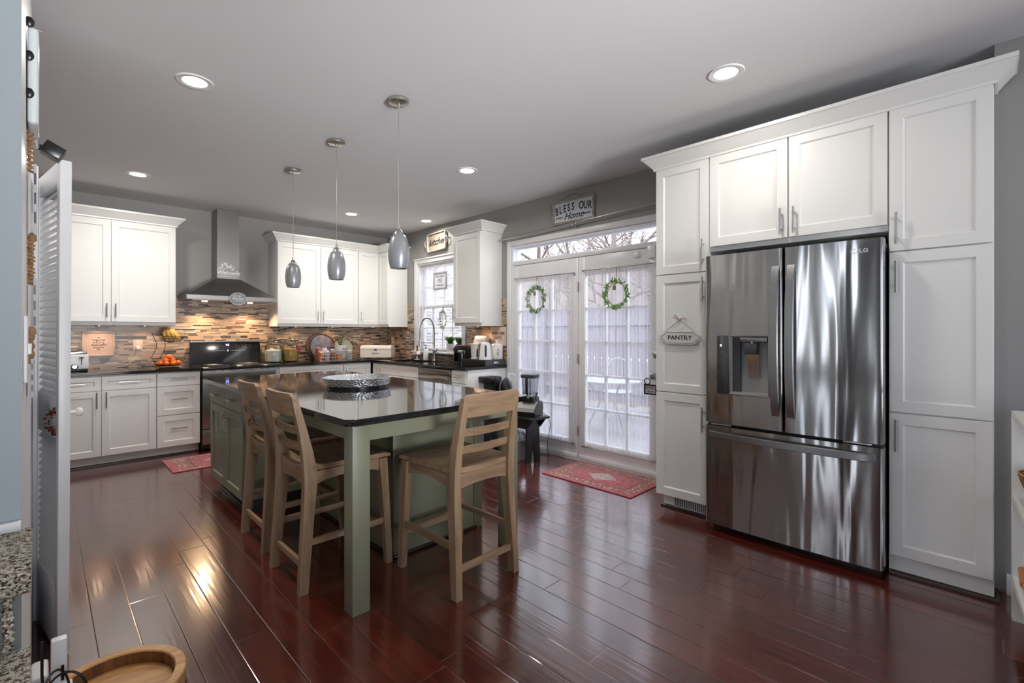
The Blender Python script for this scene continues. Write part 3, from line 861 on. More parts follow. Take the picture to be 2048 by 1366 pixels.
ct = slab('countertop', 'black granite L-shaped worktop running from the range round to the coffee things',
          [(1.992, 5.985), (3.22, 5.985), (3.22, 3.955), (WX - 0.009, 3.955), (WX - 0.009, WY - 0.009), (1.992, WY - 0.009)])
cut(ct, MB().prism(rrect(3.30, 3.68, 4.98, 5.70, 0.05), 'z', 0.80, 1.0))
sk = thing('kitchen_sink', 'stainless undermount sink below the spring faucet', 'sink', (3.49, 5.34, 0.70))
sb = MB(); sb.loft([[(x - 3.49, y - 5.34, z) for x, y in rrect(3.30 + a, 3.68 - a, 4.98 + a, 5.70 - a, 0.05)] for a, z in ((-0.006, 0.183), (0.0, 0.182), (0.006, 0.01), (0.03, 0.0))], caps=False)
sb.bm.faces.new([v for v in sb.bm.verts][-24:])
sb.build('basin', M['stainless'], sk, recalc=False)
MB().cyl((0, 0, 0.0005), (0, 0, 0.004), 0.04).build('drain', M['steel'], sk)

# ================================================================ ceiling lights
M['lamp'] = mat('lit_lens', C(255, 250, 240), 0.5, emit=(1.0, 0.93, 0.84, 1), es=7.0)
cans = [(0.63, 3.25, 'leftmost large recessed ceiling light, high above the left side of the island'), (2.727, 1.042, 'recessed ceiling light in front of the refrigerator cabinets'),
        (0.63, 5.545, 'recessed ceiling light in front of the left wall cabinet'), (2.725, 3.322, 'recessed ceiling light between the pendants and the glazed doors'),
        (2.72, 5.565, 'small recessed ceiling light before the inner corner cabinets'), (3.59, 5.22, 'recessed ceiling light right above the sink window')]
for i, (x, y, lb) in enumerate(cans):
    t = thing('recessed_light', lb, 'ceiling light', (x, y, CH), 0, 'recessed ceiling lights')
    MB().lathe([(0.060, -0.002), (0.070, -0.006), (0.092, -0.006), (0.096, -0.001), (0.096, 0.0), (0.060, 0.0)], n=32).build('trim_ring', M['white'], t)
    MB().lathe([(0, -0.0035), (0.062, -0.0035), (0.062, -0.0015), (0, -0.0015)], n=32).build('lens', M['lamp'], t)
    l = area('recessed_lamp', (x, y, CH - 0.012), (0, 0, 0), 0.13, 0.13, 16 if i not in (1, 5) else (7 if i == 5 else 8), (1.0, 0.93, 0.85), 165, 'DISK')

# ---------------------------------------------------------------- pendants
shade = mat('satin_grey_glass', C(138, 141, 145), 0.34, 0.3, coat=0.2)
for i, (x, y, lb) in enumerate([(1.586, 2.605, 'nearest and largest-looking grey glass pendant hanging over the island'), (1.595, 3.508, 'middle one of the three grey glass pendants'),
                               (1.60, 4.401, 'farthest and leftmost grey glass pendant over the island')]):
    t = thing('pendant_light', lb, 'pendant light', (x, y, CH), 0, 'pendant lights over the island')
    MB().lathe([(0, 0), (0.062, 0), (0.064, -0.006), (0.062, -0.022), (0.05, -0.027), (0.008, -0.029), (0.008, -0.04), (0, -0.04)], n=32).build('canopy', M['steel'], t)
    MB().cyl((0, 0, -0.035), (0, 0, -0.80), 0.0022, n=8).build('cord', M['steel'], t)
    MB().lathe([(0, -0.785), (0.006, -0.785), (0.008, -0.80), (0.010, -0.812), (0.020, -0.822), (0.028, -0.835), (0.030, -0.848), (0, -0.848)], n=24).build('cap', M['steel'], t)
    pr = [(0.026, -0.843), (0.038, -0.850), (0.049, -0.868), (0.057, -0.892), (0.063, -0.925), (0.066, -0.96), (0.0655, -0.99), (0.061, -1.025), (0.051, -1.058)]
    MB().lathe(pr + [(r - 0.003, z) for r, z in pr[::-1]], n=36).build('glass_shade', shade, t)

# ================================================================ range hood
hd = thing('range_hood', 'stainless pyramid range hood with a tall chimney between the wall cabinets', 'range hood', (1.583, WY, 0))
W2 = 0.462
hb = MB()
hb.box(-W2, W2, -0.50, -0.001, 1.665, 1.715, 0.002)
hb.loft([[(-W2, -0.50, 1.715), (W2, -0.50, 1.715), (W2, -0.001, 1.715), (-W2, -0.001, 1.715)], [(-0.122, -0.27, 1.935), (0.122, -0.27, 1.935), (0.122, -0.001, 1.935), (-0.122, -0.001, 1.935)]])
hb.build('canopy', M['stainless'], hd, smooth=False)
MB().box(-0.118, 0.118, -0.262, -0.001, 1.935, 2.36).box(-0.115, 0.115, -0.259, -0.001, 2.36, CH - 0.002).build('chimney', M['stainless'], hd, smooth=False)
MB().box(-0.40, 0.40, -0.44, -0.06, 1.660, 1.6655).build('filter', M['steel_d'], hd)
for sx in (-0.24, 0.24):
    MB().cyl((sx, -0.25, 1.652), (sx, -0.25, 1.662), 0.03, n=16).build('bulb', mat('warm_bulb', C(255, 230, 180), 0.5, emit=(1, 0.78, 0.5, 1), es=12), hd)
    area('hood_lamp', (1.583 + sx, WY - 0.17, 1.648), (R(-14), 0, 0), 0.07, 0.07, 7.5, (1.0, 0.66, 0.38), 130, 'DISK')
dk_ = MB(); rnd = random.Random(3)
for k in range(34):      # painted floral wreath on the chimney
    a = rnd.uniform(0.05, PI - 0.05); rr = rnd.uniform(0.03, 0.085)
    dk_.leaf((rr * math.cos(a), -0.2632, 2.03 + rr * math.sin(a) * 0.95), (math.cos(a + rnd.uniform(-1, 1)), 0, math.sin(a + rnd.uniform(-1, 1))), (0, 1, 0), rnd.uniform(.02, .045), rnd.uniform(.008, .014))
dk_.build('floral_decal', M['white_ink'], hd)
text('Welcome', 0.062, M['white_ink'], hd, 0, -0.2635, 2.005, shear=0.3, bold=0.001, name='decal_lettering')
text('TO OUR KITCHEN', 0.022, M['white_ink'], hd, 0, -0.2635, 1.965, name='decal_lettering')
hs = thing('hood_sign', 'round grey sign reading kitchen hanging on the front edge of the range hood', 'sign', (1.62, WY - 0.512, 1.685))
sp = MB().prism([(0.088 * math.cos(a), 0.072 * math.sin(a)) for a in [2 * PI * k / 36 for k in range(36)]], 'y', -0.012, 0.0)
sp.build('board', mat('slate_grey_enamel', C(118, 122, 128), 0.4), hs)
rg_ = MB().tube([(0.087 * math.cos(2 * PI * k / 36), -0.0125, 0.071 * math.sin(2 * PI * k / 36)) for k in range(36)], 0.002, 6, True)
rg_.build('rim', M['white_ink'], hs)
text('HAPPINESS', 0.019, M['white_ink'], hs, -0.01, -0.013, 0.030); text('kitchen', 0.042, M['white_ink'], hs, 0, -0.013, 0.004, shear=0.4); text('IS HOMEMADE', 0.016, M['white_ink'], hs, 0.012, -0.013, -0.024)

# ================================================================ range
rgx = thing('kitchen_range', 'stainless electric range with black glass top and black control panel', 'range', (1.607, 0, 0))
xw = 0.379
MB().box(-xw, xw, 6.035, 6.65, 0.02, 0.885).build('body', M['black'], rgx)
MB().box(-xw - 0.001, xw + 0.001, 5.975, 6.60, 0.886, 0.918, 0.010, 3).build('cooktop', mat('black_ceramic_glass', C(10, 10, 11), 0.07, spec=0.7), rgx)
for (x, y, r) in ((-0.19, 6.14, 0.11), (0.19, 6.14, 0.09), (-0.19, 6.41, 0.08), (0.19, 6.41, 0.11)):
    MB().tube([(x + r * math.cos(a * PI / 16), y + r * math.sin(a * PI / 16), 0.9182) for a in range(32)], 0.0012, 4, True).build('burner_ring', M['dgrey'], rgx)
MB().prism([(6.56, 0.918), (6.645, 0.918), (6.645, 1.172), (6.60, 1.172), (6.575, 1.02)], 'x', -xw, xw).build('control_panel', mat('black_glass_panel', C(14, 15, 17), 0.06, spec=0.7), rgx)
MB().box(-xw, xw, 6.592, 6.648, 1.172, 1.194, 0.005).build('panel_cap', M['steel_d'], rgx)
ST = Matrix.Translation((0, 6.586, 1.105)) @ Matrix.Rotation(-math.atan2(0.025, 0.152), 4, 'X')
def onpanel(o): o.matrix_local = ST
o = text('9:5', 0.030, mat('blue_led', C(150, 170, 255), 0.5, emit=(0.25, 0.32, 1, 1), es=5), rgx, 0.01, -0.0015, 0.035, bold=0.0008, name='clock_display'); onpanel(o)
btn = MB()
for x0, n, m_ in ((-0.13, 3, 4), (-0.04, 6, 2), (0.09, 3, 4), (0.17, 1, 3), (0.21, 1, 3), (0.26, 1, 3)):
    for a in range(n):
        for b_ in range(m_): btn.box(x0 + a * 0.02, x0 + a * 0.02 + 0.007, -0.002, -0.0008, 0.03 - b_ * 0.018 - (0.018 if n == 6 else 0), 0.033 - b_ * 0.018 - (0.018 if n == 6 else 0))
onpanel(btn.build('touch_marks', M['steel_d'], rgx))
onpanel(MB().box(-0.17, -0.02, -0.002, -0.0008, -0.034, -0.031).box(0.04, 0.20, -0.002, -0.0008, -0.034, -0.031).box(0.0, 0.022, -0.002, -0.0008, -0.045, -0.022).build('badge', M['steel'], rgx))
MB().box(-xw + 0.004, xw - 0.004, 5.995, 6.034, 0.792, 0.880, 0.004).build('upper_trim', M['stainless'], rgx)
vs = MB()
for x0, l_ in ((-0.30, .05), (-0.20, .03), (-0.12, .10), (0.04, .10), (0.20, .04), (0.26, .05)): vs.box(x0, x0 + l_, 5.9935, 5.996, 0.868, 0.873)
vs.build('vent_slot', M['void'], rgx)
od = MB().box(-xw + 0.004, xw - 0.004, 5.985, 6.034, 0.245, 0.788, 0.005).build('oven_door', M['stainless'], rgx)
MB().box(-0.30, 0.30, 5.9835, 5.986, 0.33, 0.66).build('oven_window', M['black'], od)
oh = MB().cyl((-0.33, 5.935, 0.735), (0.33, 5.935, 0.735), 0.012).cyl((-0.31, 5.985, 0.735), (-0.31, 5.935, 0.735), 0.009).cyl((0.31, 5.985, 0.735), (0.31, 5.935, 0.735), 0.009)
oh.build('handle', M['steel'], od)
MB().box(-xw + 0.004, xw - 0.004, 5.99, 6.034, 0.075, 0.238, 0.005).build('storage_drawer', M['stainless'], rgx)
for sx in (-0.34, 0.34): MB().cyl((sx, 6.1, 0), (sx, 6.1, 0.03), 0.018).build('foot', M['black'], rgx)

# ================================================================ refrigerator
fr = thing('refrigerator', 'stainless french door refrigerator with ice dispenser between white pantry cabinets', 'refrigerator', (3.13, 1.333, 0), RW)
MB().box(0.004, 0.936, 0.085, 0.715, 0.035, 1.79, 0.004).build('body', M['dgrey'], fr)
def curved(x0, x1, z0, z1, bulge=0.010, th=0.078, rl=0.012, rr=0.012):
    """door slab with a softly bowed face and rounded vertical edges; bow is shared across the full width"""
    prof = []
    def bow(x): return -bulge * (1 - ((x - 0.4715) / 0.4715) ** 2)
    N = 22
    yb = th
    pts = [(x0, yb)]
    for a in range(6):
        t = a / 5 * PI / 2; pts.append((x0 + rl * (1 - math.sin(t)), bow(x0) + rl * (1 - math.cos(t)) ) if False else (x0 + rl - rl * math.cos(t), bow(x0 + rl) + rl - rl * math.sin(t)))
    for k in range(1, N):
        x = x0 + rl + (x1 - x0 - rl - rr) * k / N; pts.append((x, bow(x)))
    for a in range(6):
        t = a / 5 * PI / 2; pts.append((x1 - rr + rr * math.sin(t), bow(x1 - rr) + rr - rr * math.cos(t)))
    pts.append((x1, yb))
    return MB().prism(pts, 'z', z0, z1)
ld = curved(0.002, 0.4665, 0.712, 1.805).build('left_door', M['fridge'], fr, ang=50)
cut(ld, MB().box(0.166, 0.392, -0.03, 0.058, 0.912, 1.278))
rd = curved(0.4765, 0.941, 0.712, 1.805).build('right_door', M['fridge'], fr, ang=50)
fz = curved(0.002, 0.941, 0.048, 0.692).build('freezer_drawer', M['fridge'], fr, ang=50)
MB().box(0.02, 0.92, 0.10, 0.6, 0.0, 0.036).build('base_grille', M['black'], fr)
for x in (0.03, 0.76): MB().box(x, x + 0.13, 0.02, 0.075, 0.694, 0.706, 0.003).build('hinge_cover', M['steel'], fr)
# dispenser: liner, nozzle block, paddle and touch strip
dsp = MB(); a0, a1, b0, b1 = 0.166, 0.392, 0.912, 1.278
dsp.box(a0, a1, 0.052, 0.058, b0, b1)
dsp.box(a0, a0 + 0.004, -0.008, 0.055, b0, b1).box(a1 - 0.004, a1, -0.008, 0.055, b0, b1).box(a0, a1, -0.006, 0.055, b1 - 0.004, b1).box(a0, a1, -0.012, 0.055, b0, b0 + 0.012)
dn = dsp.build('dispenser_liner', mat('grey_dispenser_plastic', C(150, 150, 148), 0.35), ld)
fm_ = MB()
for (u0, u1, v0, v1) in ((a0 - 0.008, a1 + 0.008, b1 - 0.001, b1 + 0.007), (a0 - 0.008, a1 + 0.008, b0 - 0.008, b0 + 0.001), (a0 - 0.008, a0 + 0.001, b0, b1), (a1 - 0.001, a1 + 0.008, b0, b1)): fm_.box(u0, u1, -0.0135, 0.0, v0, v1, 0.002)
fm_.build('dispenser_frame', M['steel_d'], ld)
MB().box(a0 + 0.008, a0 + 0.05, 0.02, 0.05, b0 + 0.012, b1 - 0.02).build('dark_side_liner', M['dgrey'], dn)
MB().box(a0 + 0.055, a1 - 0.012, 0.0, 0.05, b1 - 0.035, b1 - 0.006, 0.003).build('top_cover', M['steel_d'], dn)
MB().box(0.252, 0.324, -0.012, 0.045, 1.165, 1.235, 0.006).build('nozzle_block', M['dgrey'], dn)
MB().cyl((0.288, 0.015, 1.235), (0.288, 0.015, 1.262), 0.009).build('button', M['steel'], dn)
MB().prism([(0.018, 1.165), (0.026, 1.165), (0.050, 1.025), (0.042, 1.020)], 'x', 0.26, 0.325).build('paddle', M['chrome'], dn)
MB().box(0.082, 0.158, -0.0095, 0.0, 0.905, 1.282, 0.002).build('touch_strip', mat('smoked_mirror_panel', C(96, 98, 98), 0.15, 0.7), ld)
mk = MB()
for k in range(7): mk.box(0.10, 0.122 + 0.008 * (k % 2), -0.0103, -0.009, 1.235 - k * 0.045, 1.2375 - k * 0.045)
mk.build('touch_marks', M['ink'], ld)
MB().box(0.104, 0.112, -0.0105, -0.009, 1.212, 1.224).build('led', mat('blue_white_led', C(200, 210, 255), 0.5, emit=(0.7, 0.8, 1, 1), es=3), ld)
def bowed(x, z0, z1, dirx, parent):
    secs = []; N = 18
    for k in range(N + 1):
        t = k / N; z = z0 + (z1 - z0) * t; bw = math.sin(PI * t) ** 0.55 * 0.052
        w_ = 0.024; y = -0.011 - bw
        secs.append([(x - w_, y + 0.010, z), (x - w_ + 0.004, y, z), (x + w_ - 0.004, y, z), (x + w_, y + 0.010, z), (x + w_ - 0.004, y + 0.014, z), (x - w_ + 0.004, y + 0.014, z)])
    return MB().loft(secs).build('handle', M['steel_d'], parent, ang=50)
bowed(0.430, 0.80, 1.70, 1, ld); bowed(0.512, 0.80, 1.70, 1, rd)
secs = []
for k in range(25):
    t = k / 24; x = 0.030 + 0.88 * t; bw = math.sin(PI * t) ** 0.5 * 0.05; y = -0.006 - bw; z = 0.636; h_ = 0.022
    secs.append([(x, y + 0.010, z - h_), (x, y, z - h_ + 0.005), (x, y, z + h_ - 0.005), (x, y + 0.010, z + h_), (x, y + 0.014, z + h_ - 0.005), (x, y + 0.014, z - h_ + 0.005)])
MB().loft(secs).build('handle', M['steel_d'], fz, ang=50)
lgm = mat('etched_badge', C(190, 191, 193), 0.45, 0.2)
ring = MB().tube([(0.815 + 0.013 * math.cos(a * PI / 12), -0.0055, 1.742 + 0.013 * math.sin(a * PI / 12)) for a in range(3, 25)], 0.0016, 6)
ring.box(0.808, 0.8095, -0.0065, -0.0045, 1.738, 1.749).box(0.8145, 0.8155, -0.0065, -0.0045, 1.737, 1.748).box(0.8145, 0.8225, -0.0065, -0.0045, 1.737, 1.7385)
ring.build('badge_symbol', lgm, rd)
text('LG', 0.030, lgm, rd, 0.858, -0.0045, 1.742, bold=0.0008, sx=1.1, name='badge_lettering')

# ================================================================ island
isl = thing('kitchen_island', 'sage green island cabinet with two corner legs supporting the overhang', 'kitchen island', (1.55, 3.3, 0))
ox, oy = 1.55, 3.3
G = M['green']
def ibox(x0, x1, y0, y1, z0, z1, b=0.0): return MB().box(x0 - ox, x1 - ox, y0 - oy, y1 - oy, z0, z1, b)
ibox(1.018, 2.095, 3.70, 4.57, 0.105, 0.884).build('carcass', G, isl)
ibox(1.075, 2.03, 3.72, 4.55, 0, 0.105).build('toe_kick', mat('dark_toe_board', C(40, 26, 24), 0.35), isl)
ibox(1.440, 2.10, 2.42, 3.70, 0.0, 0.884).build('knee_wall', G, isl)
e_ = MB()
for (x0, x1, y0, y1) in ((1.432, 1.50, 2.412, 2.42), (2.04, 2.108, 2.412, 2.42)): MB().box(x0 - ox, x1 - ox, y0 - oy, y1 - oy, 0.0, 0.884, 0.002).build('corner_batten', G, isl)
MB().box(1.00 - ox, 1.018 - ox, 3.70 - oy, 3.722 - oy, 0.105, 0.884, 0.001).build('filler', G, isl)
# apron rails under the overhanging top and legs
ap = ibox(1.03, 1.05, 2.12, 3.70, 0.795, 0.884); ap.box(1.09 - ox, 2.01 - ox, 2.062 - oy, 2.082 - oy, 0.795, 0.884); ap.box(2.06 - ox, 2.08 - ox, 2.14 - oy, 2.42 - oy, 0.795, 0.884)
ap.build('apron', G, isl)
ibox(1.005, 1.092, 2.045, 2.132, 0, 0.884, 0.003).build('leg', G, isl)
ibox(1.998, 2.085, 2.052, 2.139, 0, 0.884, 0.003).build('leg', G, isl)
# doors and drawers on the end facing left: built in a frame turned to face -X
TD_ = Matrix.Translation((0.997 - ox, 4.575 - oy, 0)) @ Matrix.Rotation(RW, 4, 'Z')
def ifront(kind, x0, x1, z0, z1, hd, flat=False):
    q = MB()
    if flat: q.box(x0, x1, 0, 0.02, z0, z1, 0.002)
    else: q.shaker(x0, x1, z0, z1, 0, 0.02, 0.06)
    q.bm.transform(TD_); o = q.build(kind, G, isl, ang=12)
    h = MB()
    if hd[0] == 'v': h.cyl((hd[1], -0.034, hd[2] - hd[3] / 2), (hd[1], -0.034, hd[2] + hd[3] / 2), 0.006, n=10).cyl((hd[1], 0, hd[2] - 0.055), (hd[1], -0.034, hd[2] - 0.055), 0.005).cyl((hd[1], 0, hd[2] + 0.055), (hd[1], -0.034, hd[2] + 0.055), 0.005)
    else: h.tube([(hd[1] - 0.06, -0.03, hd[2]), (hd[1], -0.034, hd[2]), (hd[1] + 0.06, -0.03, hd[2])], 0.005).cyl((hd[1] - 0.04, 0, hd[2]), (hd[1] - 0.04, -0.032, hd[2]), 0.004).cyl((hd[1] + 0.04, 0, hd[2]), (hd[1] + 0.04, -0.032, hd[2]), 0.004)
    h.bm.transform(TD_); h.build('handle', M['steel'], o)
ifront('drawer', 0.004, 0.428, 0.725, 0.875, ('h', 0.20, 0.80), True); ifront('drawer', 0.432, 0.870, 0.725, 0.875, ('h', 0.65, 0.80), True)
ifront('door', 0.004, 0.428, 0.112, 0.720, ('v', 0.385, 0.60, 0.17)); ifront('door', 0.432, 0.870, 0.112, 0.720, ('v', 0.475, 0.60, 0.17))
op = MB().box(1.93 - ox, 2.005 - ox, 2.408 - oy, 2.412 - oy, 0.66, 0.78, 0.001); op.build('outlet_plate', mat('dark_grey_outlet', C(92, 100, 96), 0.5), isl)
sm = MB().molding([(1.439, 3.69), (1.439, 2.419), (2.04, 2.419)][::1], shoe, 0.0005); sm.bm.transform(Matrix.Translation((-ox, -oy, 0)))
bs = MB().box(1.422 - ox, 1.44 - ox, 2.402 - oy, 3.69 - oy, 0, 0.019, 0.006).box(1.422 - ox, 2.06 - ox, 2.402 - oy, 2.42 - oy, 0, 0.019, 0.006).box(1.055 - ox, 1.075 - ox, 3.70 - oy, 4.56 - oy, 0, 0.019, 0.006)
sm.bm.free(); bs.build('shoe_molding', M['dark_toe'], isl)
slab('island_countertop', 'polished black granite top of the green island with rounded corners', rrect(0.955, 2.135, 1.985, 4.605, 0.035), 0.8845, 0.916, 0.012)

# round hammered tray on the island
tr_ = thing('lazy_susan', 'round hammered silver tray standing on the granite island', 'tray', (1.60, 3.18, 0.9162))
pr = [(0, 0.016), (0.216, 0.016), (0.221, 0.018), (0.230, 0.066), (0.233, 0.069), (0.229, 0.070), (0.218, 0.024), (0.21, 0.022), (0, 0.022)]
MB().lathe(pr, n=64).build('tray', M['hammered'], tr_)
MB().lathe([(0, 0), (0.205, 0), (0.205, 0.0155), (0, 0.0155)], n=48).build('turntable_base', M['black'], tr_)

# ================================================================ bar stools
def make_stool(label):
    t = thing('bar_stool', label, 'stool', (0, 0, 0), 0, 'wooden counter stools around the island')
    OK = M['oak']
    def sq(c, hx, hy): x, y, z = c; return [(x - hx, y - hy, z), (x + hx, y - hy, z), (x + hx, y + hy, z), (x - hx, y + hy, z)]
    def bar(secs, name, m):
        b = MB(); b.loft([sq(c, hx, hy) for c, hx, hy in secs])
        o = b.build(name, m, t, ang=40); return o
    for s in (-1, 1):
        bar([((s * .200, -.238, 0), .019, .022), ((s * .196, -.226, .18), .020, .024), ((s * .190, -.210, .38), .021, .027), ((s * .187, -.199, .52), .021, .031), ((s * .186, -.200, .60), .021, .031),
             ((s * .184, -.212, .70), .020, .026), ((s * .180, -.236, .82), .019, .020), ((s * .177, -.262, .93), .018, .016), ((s * .176, -.275, .985), .017, .013)], 'leg', OK)
        bar([((s * .203, .238, 0), .018, .018), ((s * .198, .222, .30), .020, .020), ((s * .193, .205, .56), .021, .023), ((s * .192, .203, .598), .021, .023)], 'leg', OK)
    # saddle seat
    nx, ny = 16, 14; b = MB(); top = []; bot = []
    for j in range(ny + 1):
        v = j / ny; y = -0.205 + 0.45 * v; rt = []; rb = []
        for i in range(nx + 1):
            u = i / nx * 2 - 1; hw = 0.208 + 0.012 * v; x = u * hw
            yy = y - (0.022 * (1 - u * u) if j == 0 else 0.022 * (1 - u * u) * (1 - v) ** 2)
            dz = -0.016 * (1 - u ** 2) * math.sin(PI * min(1, v * 1.15)) ** 0.8 - (0.006 if j in (0, ny) else 0) - (0.004 if i in (0, nx) else 0) - 0.006 * max(0, (v - 0.8) / 0.2) ** 2
            rt.append(b.bm.verts.new((x, yy, 0.634 + dz))); rb.append(b.bm.verts.new((x * 0.985, yy, 0.604 - 0.004 * (1 - u * u))))
        top.append(rt); bot.append(rb)
    for j in range(ny):
        for i in range(nx):
            b.bm.faces.new((top[j][i], top[j][i + 1], top[j + 1][i + 1], top[j + 1][i])); b.bm.faces.new((bot[j][i], bot[j + 1][i], bot[j + 1][i + 1], bot[j][i + 1]))
    for i in range(nx):
        b.bm.faces.new((top[0][i], bot[0][i], bot[0][i + 1], top[0][i + 1])); b.bm.faces.new((top[ny][i], top[ny][i + 1], bot[ny][i + 1], bot[ny][i]))
    for j in range(ny):
        b.bm.faces.new((top[j][0], top[j + 1][0], bot[j + 1][0], bot[j][0])); b.bm.faces.new((top[j][nx], bot[j][nx], bot[j + 1][nx], top[j + 1][nx]))
    b.build('seat', M['oak_x'], t, ang=50)
    # aprons with arched lower edge
    def arch(x0, x1, zt, ze, zm, ax, c0, c1, name, m):
        P = [(x0, zt)] + [(x0 + (x1 - x0) * k / 12, ze + (zm - ze) * math.sin(PI * k / 12) ** 0.7) for k in range(13)] + [(x1, zt)]
        MB().prism(P, ax, c0, c1).build(name, m, t, ang=30)
    arch(-.168, .168, .598, .535, .565, 'y', .197, .217, 'apron', M['oak_x']); arch(-.165, .165, .598, .520, .535, 'y', -.212, -.190, 'apron', M['oak_x'])
    for s in (-1, 1): arch(-.17, .182, .598, .530, .555, 'x', s * .190 - .010, s * .190 + .010, 'apron', M['oak_y'])
    # stretchers
    def st(p, q, hx, hz, m):
        p = Vector(p); q = Vector(q); d = (q - p).normalized(); a = d.cross(Vector((0, 0, 1))).normalized() * hx; u = Vector((0, 0, hz))
        MB().loft([[tuple(c + a * i + u * j) for i, j in ((-1, -1), (1, -1), (1, 1), (-1, 1))] for c in (p, q)]).build('stretcher', m, t, smooth=False)
    st((-.180, -.229, .135), (.180, -.229, .135), .009, .016, M['oak_x']); st((-.180, .224, .200), (.180, .224, .200), .011, .018, M['oak_x'])
    for s in (-1, 1): st((s * .196, -.200, .245), (s * .199, .205, .245), .009, .016, M['oak_y'])
    # curved back rails
    def rail(z0, z1, y0, y1, cv, th, hw0, hw1, name, rnd_=0.0):
        secs = []
        for k in range(15):
            u = k / 14 * 2 - 1; c = -cv * (1 - u * u)
            zt = z1 - rnd_ * max(0, (abs(u) - 0.86) / 0.14) ** 2
            secs.append([(u * hw0, y0 + c - th, z0), (u * hw0, y0 + c + th, z0), (u * hw1, y1 + c + th, zt), (u * hw1, y1 + c - th, zt)])
        MB().loft(secs).build(name, M['oak_x'], t, ang=40)
    rail(.885, 1.0, -.250, -.276, .024, .0105, .196, .194, 'crest_rail', .022)
    rail(.788, .826, -.229, -.238, .020, .008, .163, .162, 'back_slat'); rail(.698, .736, -.210, -.218, .020, .008, .166, .165, 'back_slat')
    return t
s1 = make_stool('wooden stool at the front edge of the island, right of the green corner leg')
s1.location = (1.632, 2.072, 0); s1.rotation_euler = (0, 0, R(1.0))
s2 = copy_tree(s1); s2['label'] = 'wooden stool on the left side of the island nearest the green corner leg'
s2.location = (1.160, 2.612, 0); s2.rotation_euler = (0, 0, R(-90))
s3 = copy_tree(s1); s3['label'] = 'wooden stool on the left side of the island beside the green doors'
s3.location = (1.180, 3.225, 0); s3.rotation_euler = (0, 0, R(-90))

# ================================================================ things on the left worktop
CT = 0.9145
tw = thing('toaster', 'wide polished chrome and white toaster at the left end of the worktop', 'toaster', (0.17, 6.42, CT))
MB().box(-0.155, 0.155, -0.115, 0.115, 0.0, 0.018, 0.004).build('base', M['black'], tw)
MB().box(-0.16, 0.16, -0.12, 0.12, 0.018, 0.165, 0.014, 3).build('housing', M['white'], tw)
MB().box(-0.15, 0.15, -0.105, 0.105, 0.165, 0.192, 0.008, 3).build('top_plate', M['chrome'], tw)
for x in (-0.075, 0.075):
    MB().box(x - 0.055, x + 0.055, -0.06, -0.03, 0.190, 0.1935).build('slot', M['void'], tw)
    MB().box(x + 0.028, x + 0.034, -0.1215, -0.119, 0.06, 0.14).build('lever_slot', M['void'], tw)
    MB().box(x + 0.012, x + 0.05, -0.135, -0.12, 0.128, 0.137, 0.003).build('lever', M['black'], tw)
    MB().lathe([(0, 0), (0.028, 0), (0.026, 0.006), (0.016, 0.008), (0.014, 0.016), (0, 0.016)], (x - 0.02, -0.12, 0.045), 20, Matrix.Diagonal((1.2, 1, 1, 1)) @ Matrix.Rotation(PI / 2, 4, 'X')).build('dial', M['chrome'], tw)

pk = mat('blush_painted_wood', C(214, 190, 176), 0.6)
sg = thing('framed_sign', 'framed square sign reading together is such a beautiful place to be', 'sign', (0.426, WY - 0.011, 1.176))
MB().box(-0.13, 0.13, -0.010, 0, -0.13, 0.13).build('panel', pk, sg)
fb = MB()
for (a, b, c, e) in ((-0.132, 0.132, 0.117, 0.132), (-0.132, 0.132, -0.132, -0.117), (-0.132, -0.117, -0.117, 0.117), (0.117, 0.132, -0.117, 0.117)): fb.box(a, b, -0.028, 0, c, e, 0.002)
fb.build('frame', M['whitewash'], sg)
dt = MB()
for k in range(44):
    a = 2 * PI * k / 44; dt.ball((0.082 * math.cos(a), -0.0105, 0.088 * math.sin(a)), 0.0016, n=6)
dt.build('dotted_ring', M['ink'], sg)
for s_, z_, sz, sh in (('Together', 0.040, 0.030, 0), ('is such a', 0.014, 0.026, 0), ('beautiful', -0.012, 0.036, 0.4), ('place to', -0.038, 0.026, 0), ('be', -0.060, 0.026, 0)):
    text(s_, sz, M['ink'], sg, 0, -0.011, z_, shear=sh)
dt = MB()
for a in (-.6, -.3, 0, .3, .6): dt.leaf((0, -0.0108, 0.060), (math.sin(a * 1.6), 0, math.cos(a * 1.6)), (0, 1, 0), 0.014, 0.004)
dt.build('sprig_motif', M['ink'], sg)

ivory = mat('ivory_plastic', C(214, 196, 180), 0.4)
ot = thing('wall_outlet', 'ivory wall outlet with a round white plug beneath the left wall cabinet', 'outlet', (0.756, WY - 0.0085, 1.152))
MB().box(-0.044, 0.044, -0.006, 0, -0.062, 0.062, 0.003).build('cover_plate', ivory, ot)
MB().box(-0.016, 0.016, -0.008, -0.005, 0.01, 0.044, 0.003).build('socket', M['white'], ot)
for s in (-0.006, 0.006): MB().box(s - 0.001, s + 0.001, -0.0085, -0.0075, 0.025, 0.035).build('slot', M['void'], ot)
pg = thing('plug_with_cord', 'white round plug whose white cord runs down to the worktop', 'plug', (0.758, WY - 0.0146, 1.124))
MB().lathe([(0, 0), (0.024, 0), (0.022, 0.022), (0.014, 0.028), (0, 0.028)], (0, 0, 0), 20, Matrix.Rotation(PI / 2, 4, 'X')).build('plug_body', M['white'], pg)
MB().tube([(0, -0.018, -0.02), (-0.005, -0.02, -0.06), (-0.03, -0.022, -0.11), (-0.08, -0.03, -0.165), (-0.14, -0.04, -0.196), (-0.22, -0.06, -0.2055), (-0.32, -0.05, -0.2055)], 0.0028, 6).build('cord', M['white'], pg)

